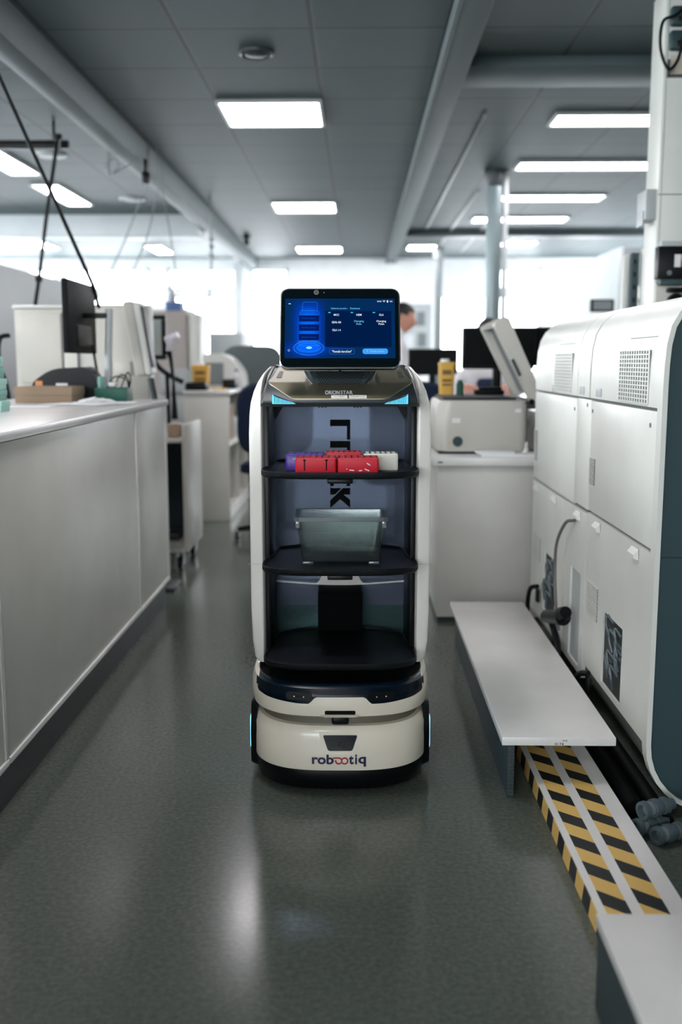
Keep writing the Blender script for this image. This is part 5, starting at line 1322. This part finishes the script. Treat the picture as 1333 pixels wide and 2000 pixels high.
# ================================================================== ITEMS CARRIED BY THE ROBOT (in robot space, then moved)
RM = Matrix.Translation((RX, RY, 0)) @ Matrix.Rotation(math.radians(1.0), 4, 'Z')
def r2w(x, y, z): v = RM @ Vector((x, y, z)); return v
Zt = TR1+.0112
def tube_rack(x0, x1, y0, y1, m_, inner, label, h=.044, slots=0, scuffs=False, tubes=True, txt=None):
    c = Vector(((x0+x1)/2, (y0+y1)/2, Zt)); hx, hy = (x1-x0)/2, (y1-y0)/2
    t = thing('tube_rack', (0, 0, 0), label, 'rack', 'tube racks on the top tray')
    b = NB(); o = rrect(-hx, hx, -hy, hy, .006)
    loft(b, [[(p[0]*s, p[1]*s, z) for p in o] for z, s in ((0, .97), (.003, 1), (h-.004, 1), (h-.003, .98))]); obj('body', b, m_, t)
    b = NB(); nx, ny = 6, 4; zt_, zb_ = h, h-.005
    for i in range(nx+1):
        x = -hx+.004+(2*hx-.008)*i/nx; box(b, x-.0022, x+.0022, -hy+.003, hy-.003, zb_, zt_)
    for j in range(ny+1):
        y = -hy+.004+(2*hy-.008)*j/ny; box(b, -hx+.003, hx-.003, y-.0018, y+.0018, zb_, zt_)
    obj('top_grid', b, m_, t)
    b = NB(); box(b, -hx+.004, hx-.004, -hy+.004, hy-.004, h-.0048, h-.0035); obj('well_floor', b, inner, t)
    if slots:
        b = NB()
        for x in (-hx*.55, hx*.52): box(b, x-.0014, x+.0014, -hy-.0004, -hy+.001, .008, h-.004); box(b, x-.0035, x+.0035, -hy-.0004, -hy+.001, h-.007, h-.004)
        obj('front_slot', b, blackp, t)
    if scuffs:
        b = NB()
        for x, z, w_, r_ in ((-.016, .009, .012, .1), (.006, .008, .008, -.1), (.022, .010, .012, .4), (.026, .024, .01, .6), (-.028, .012, .002, 1.4)):
            box(b, x-w_/2, x+w_/2, -hy-.0005, -hy+.001, z-.0009, z+.0014, 0, 2, (0, r_, 0))
        obj('worn_label', b, label_w, t)
    if txt:
        b = text_on_y(txt, -.018, -hy-.0006, h*.72, .028, .005, .02); obj('lettering', b, whitep, t)
    t.location = RM @ c; t.rotation_euler = (0, 0, math.radians(1.0)); return t
dk = mat('rack pale wells', (176, 150, 170), .5)
tube_rack(-.141, -.040, -.120, -.055, rack_pur, mat('purple wells', (120, 100, 160), .5), 'purple tube rack with white lettering, back left on the top tray', .042, txt='S-Monovette')
tube_rack(-.036, .056, -.112, -.050, rack_red, mat('dark red wells', (96, 20, 36), .5), 'red tube rack in the back row, half hidden behind the two front ones', .046)
tube_rack(.060, .150, -.120, -.050, rack_wht, mat('white wells', (190, 188, 178), .5), 'cream white tube rack, back right on the top tray', .043, slots=0)
tube_rack(-.112, -.0095, -.205, -.130, rack_red, mat('red wells', (226, 120, 124), .5), 'bright red tube rack with two dark slots, front left on the top tray', .040, slots=1)
tube_rack(-.0065, .0965, -.205, -.130, rack_red, MATS['red wells'], 'bright red tube rack with worn label scraps, front right on the top tray', .040, scuffs=True)

# clear plastic bin on the middle tray
t = thing('clear_bin', (0, 0, 0), 'clear empty plastic storage bin with a rim, on the middle tray', 'storage bin')
def br(w, d, z, r=.014): return [(p[0], p[1], z) for p in rrect(-w, w, -d, d, r, 5)]
b = NB(); loft(b, [br(.100, .062, .008), br(.102, .064, .012), br(.117, .075, .125), br(.1152, .0732, .125), br(.100, .062, .0125), br(.098, .060, .0105)]); obj('tub', b, binm, t)
b = NB(); loft(b, [br(.117, .075, .118, .015), br(.1225, .0805, .116, .017), br(.1225, .0805, .127, .017), br(.1195, .0775, .128, .016), br(.1155, .0735, .1265, .014)], cap=False); obj('rim', b, bin_rim, t)
for sx in (-1, 1):
    for sy in (-1, 1):
        b = NB(); box(b, min(sx*.072, sx*.1), max(sx*.072, sx*.1), min(sy*.04, sy*.062), max(sy*.04, sy*.062), 0, .0079, .002); obj('foot', b, bin_rim, t)
    b = NB(); box(b, sx*.1115-.006, sx*.1115+.006, -.077, -.071, .098, .117, .002); obj('rim_clip', b, bin_rim, t)
b = NB()
for a_ in ((-.075, .075, .0845, .0855), ): box(b, a_[0], a_[1], -.0712, -.0702, a_[2], a_[3])
for x0_, x1_, z0_, z1_ in ((-.0755, -.081, .085, .02), (.0755, .081, .085, .02)): tube(b, [(x0_, -.0705, z0_), (x1_*.95, -.065, z1_)], .0006, 5)
obj('moulded_line', b, bin_rim, t)
t.location = r2w(.002, -.075, TR2+.0112); t.rotation_euler = (0, 0, math.radians(1.0))
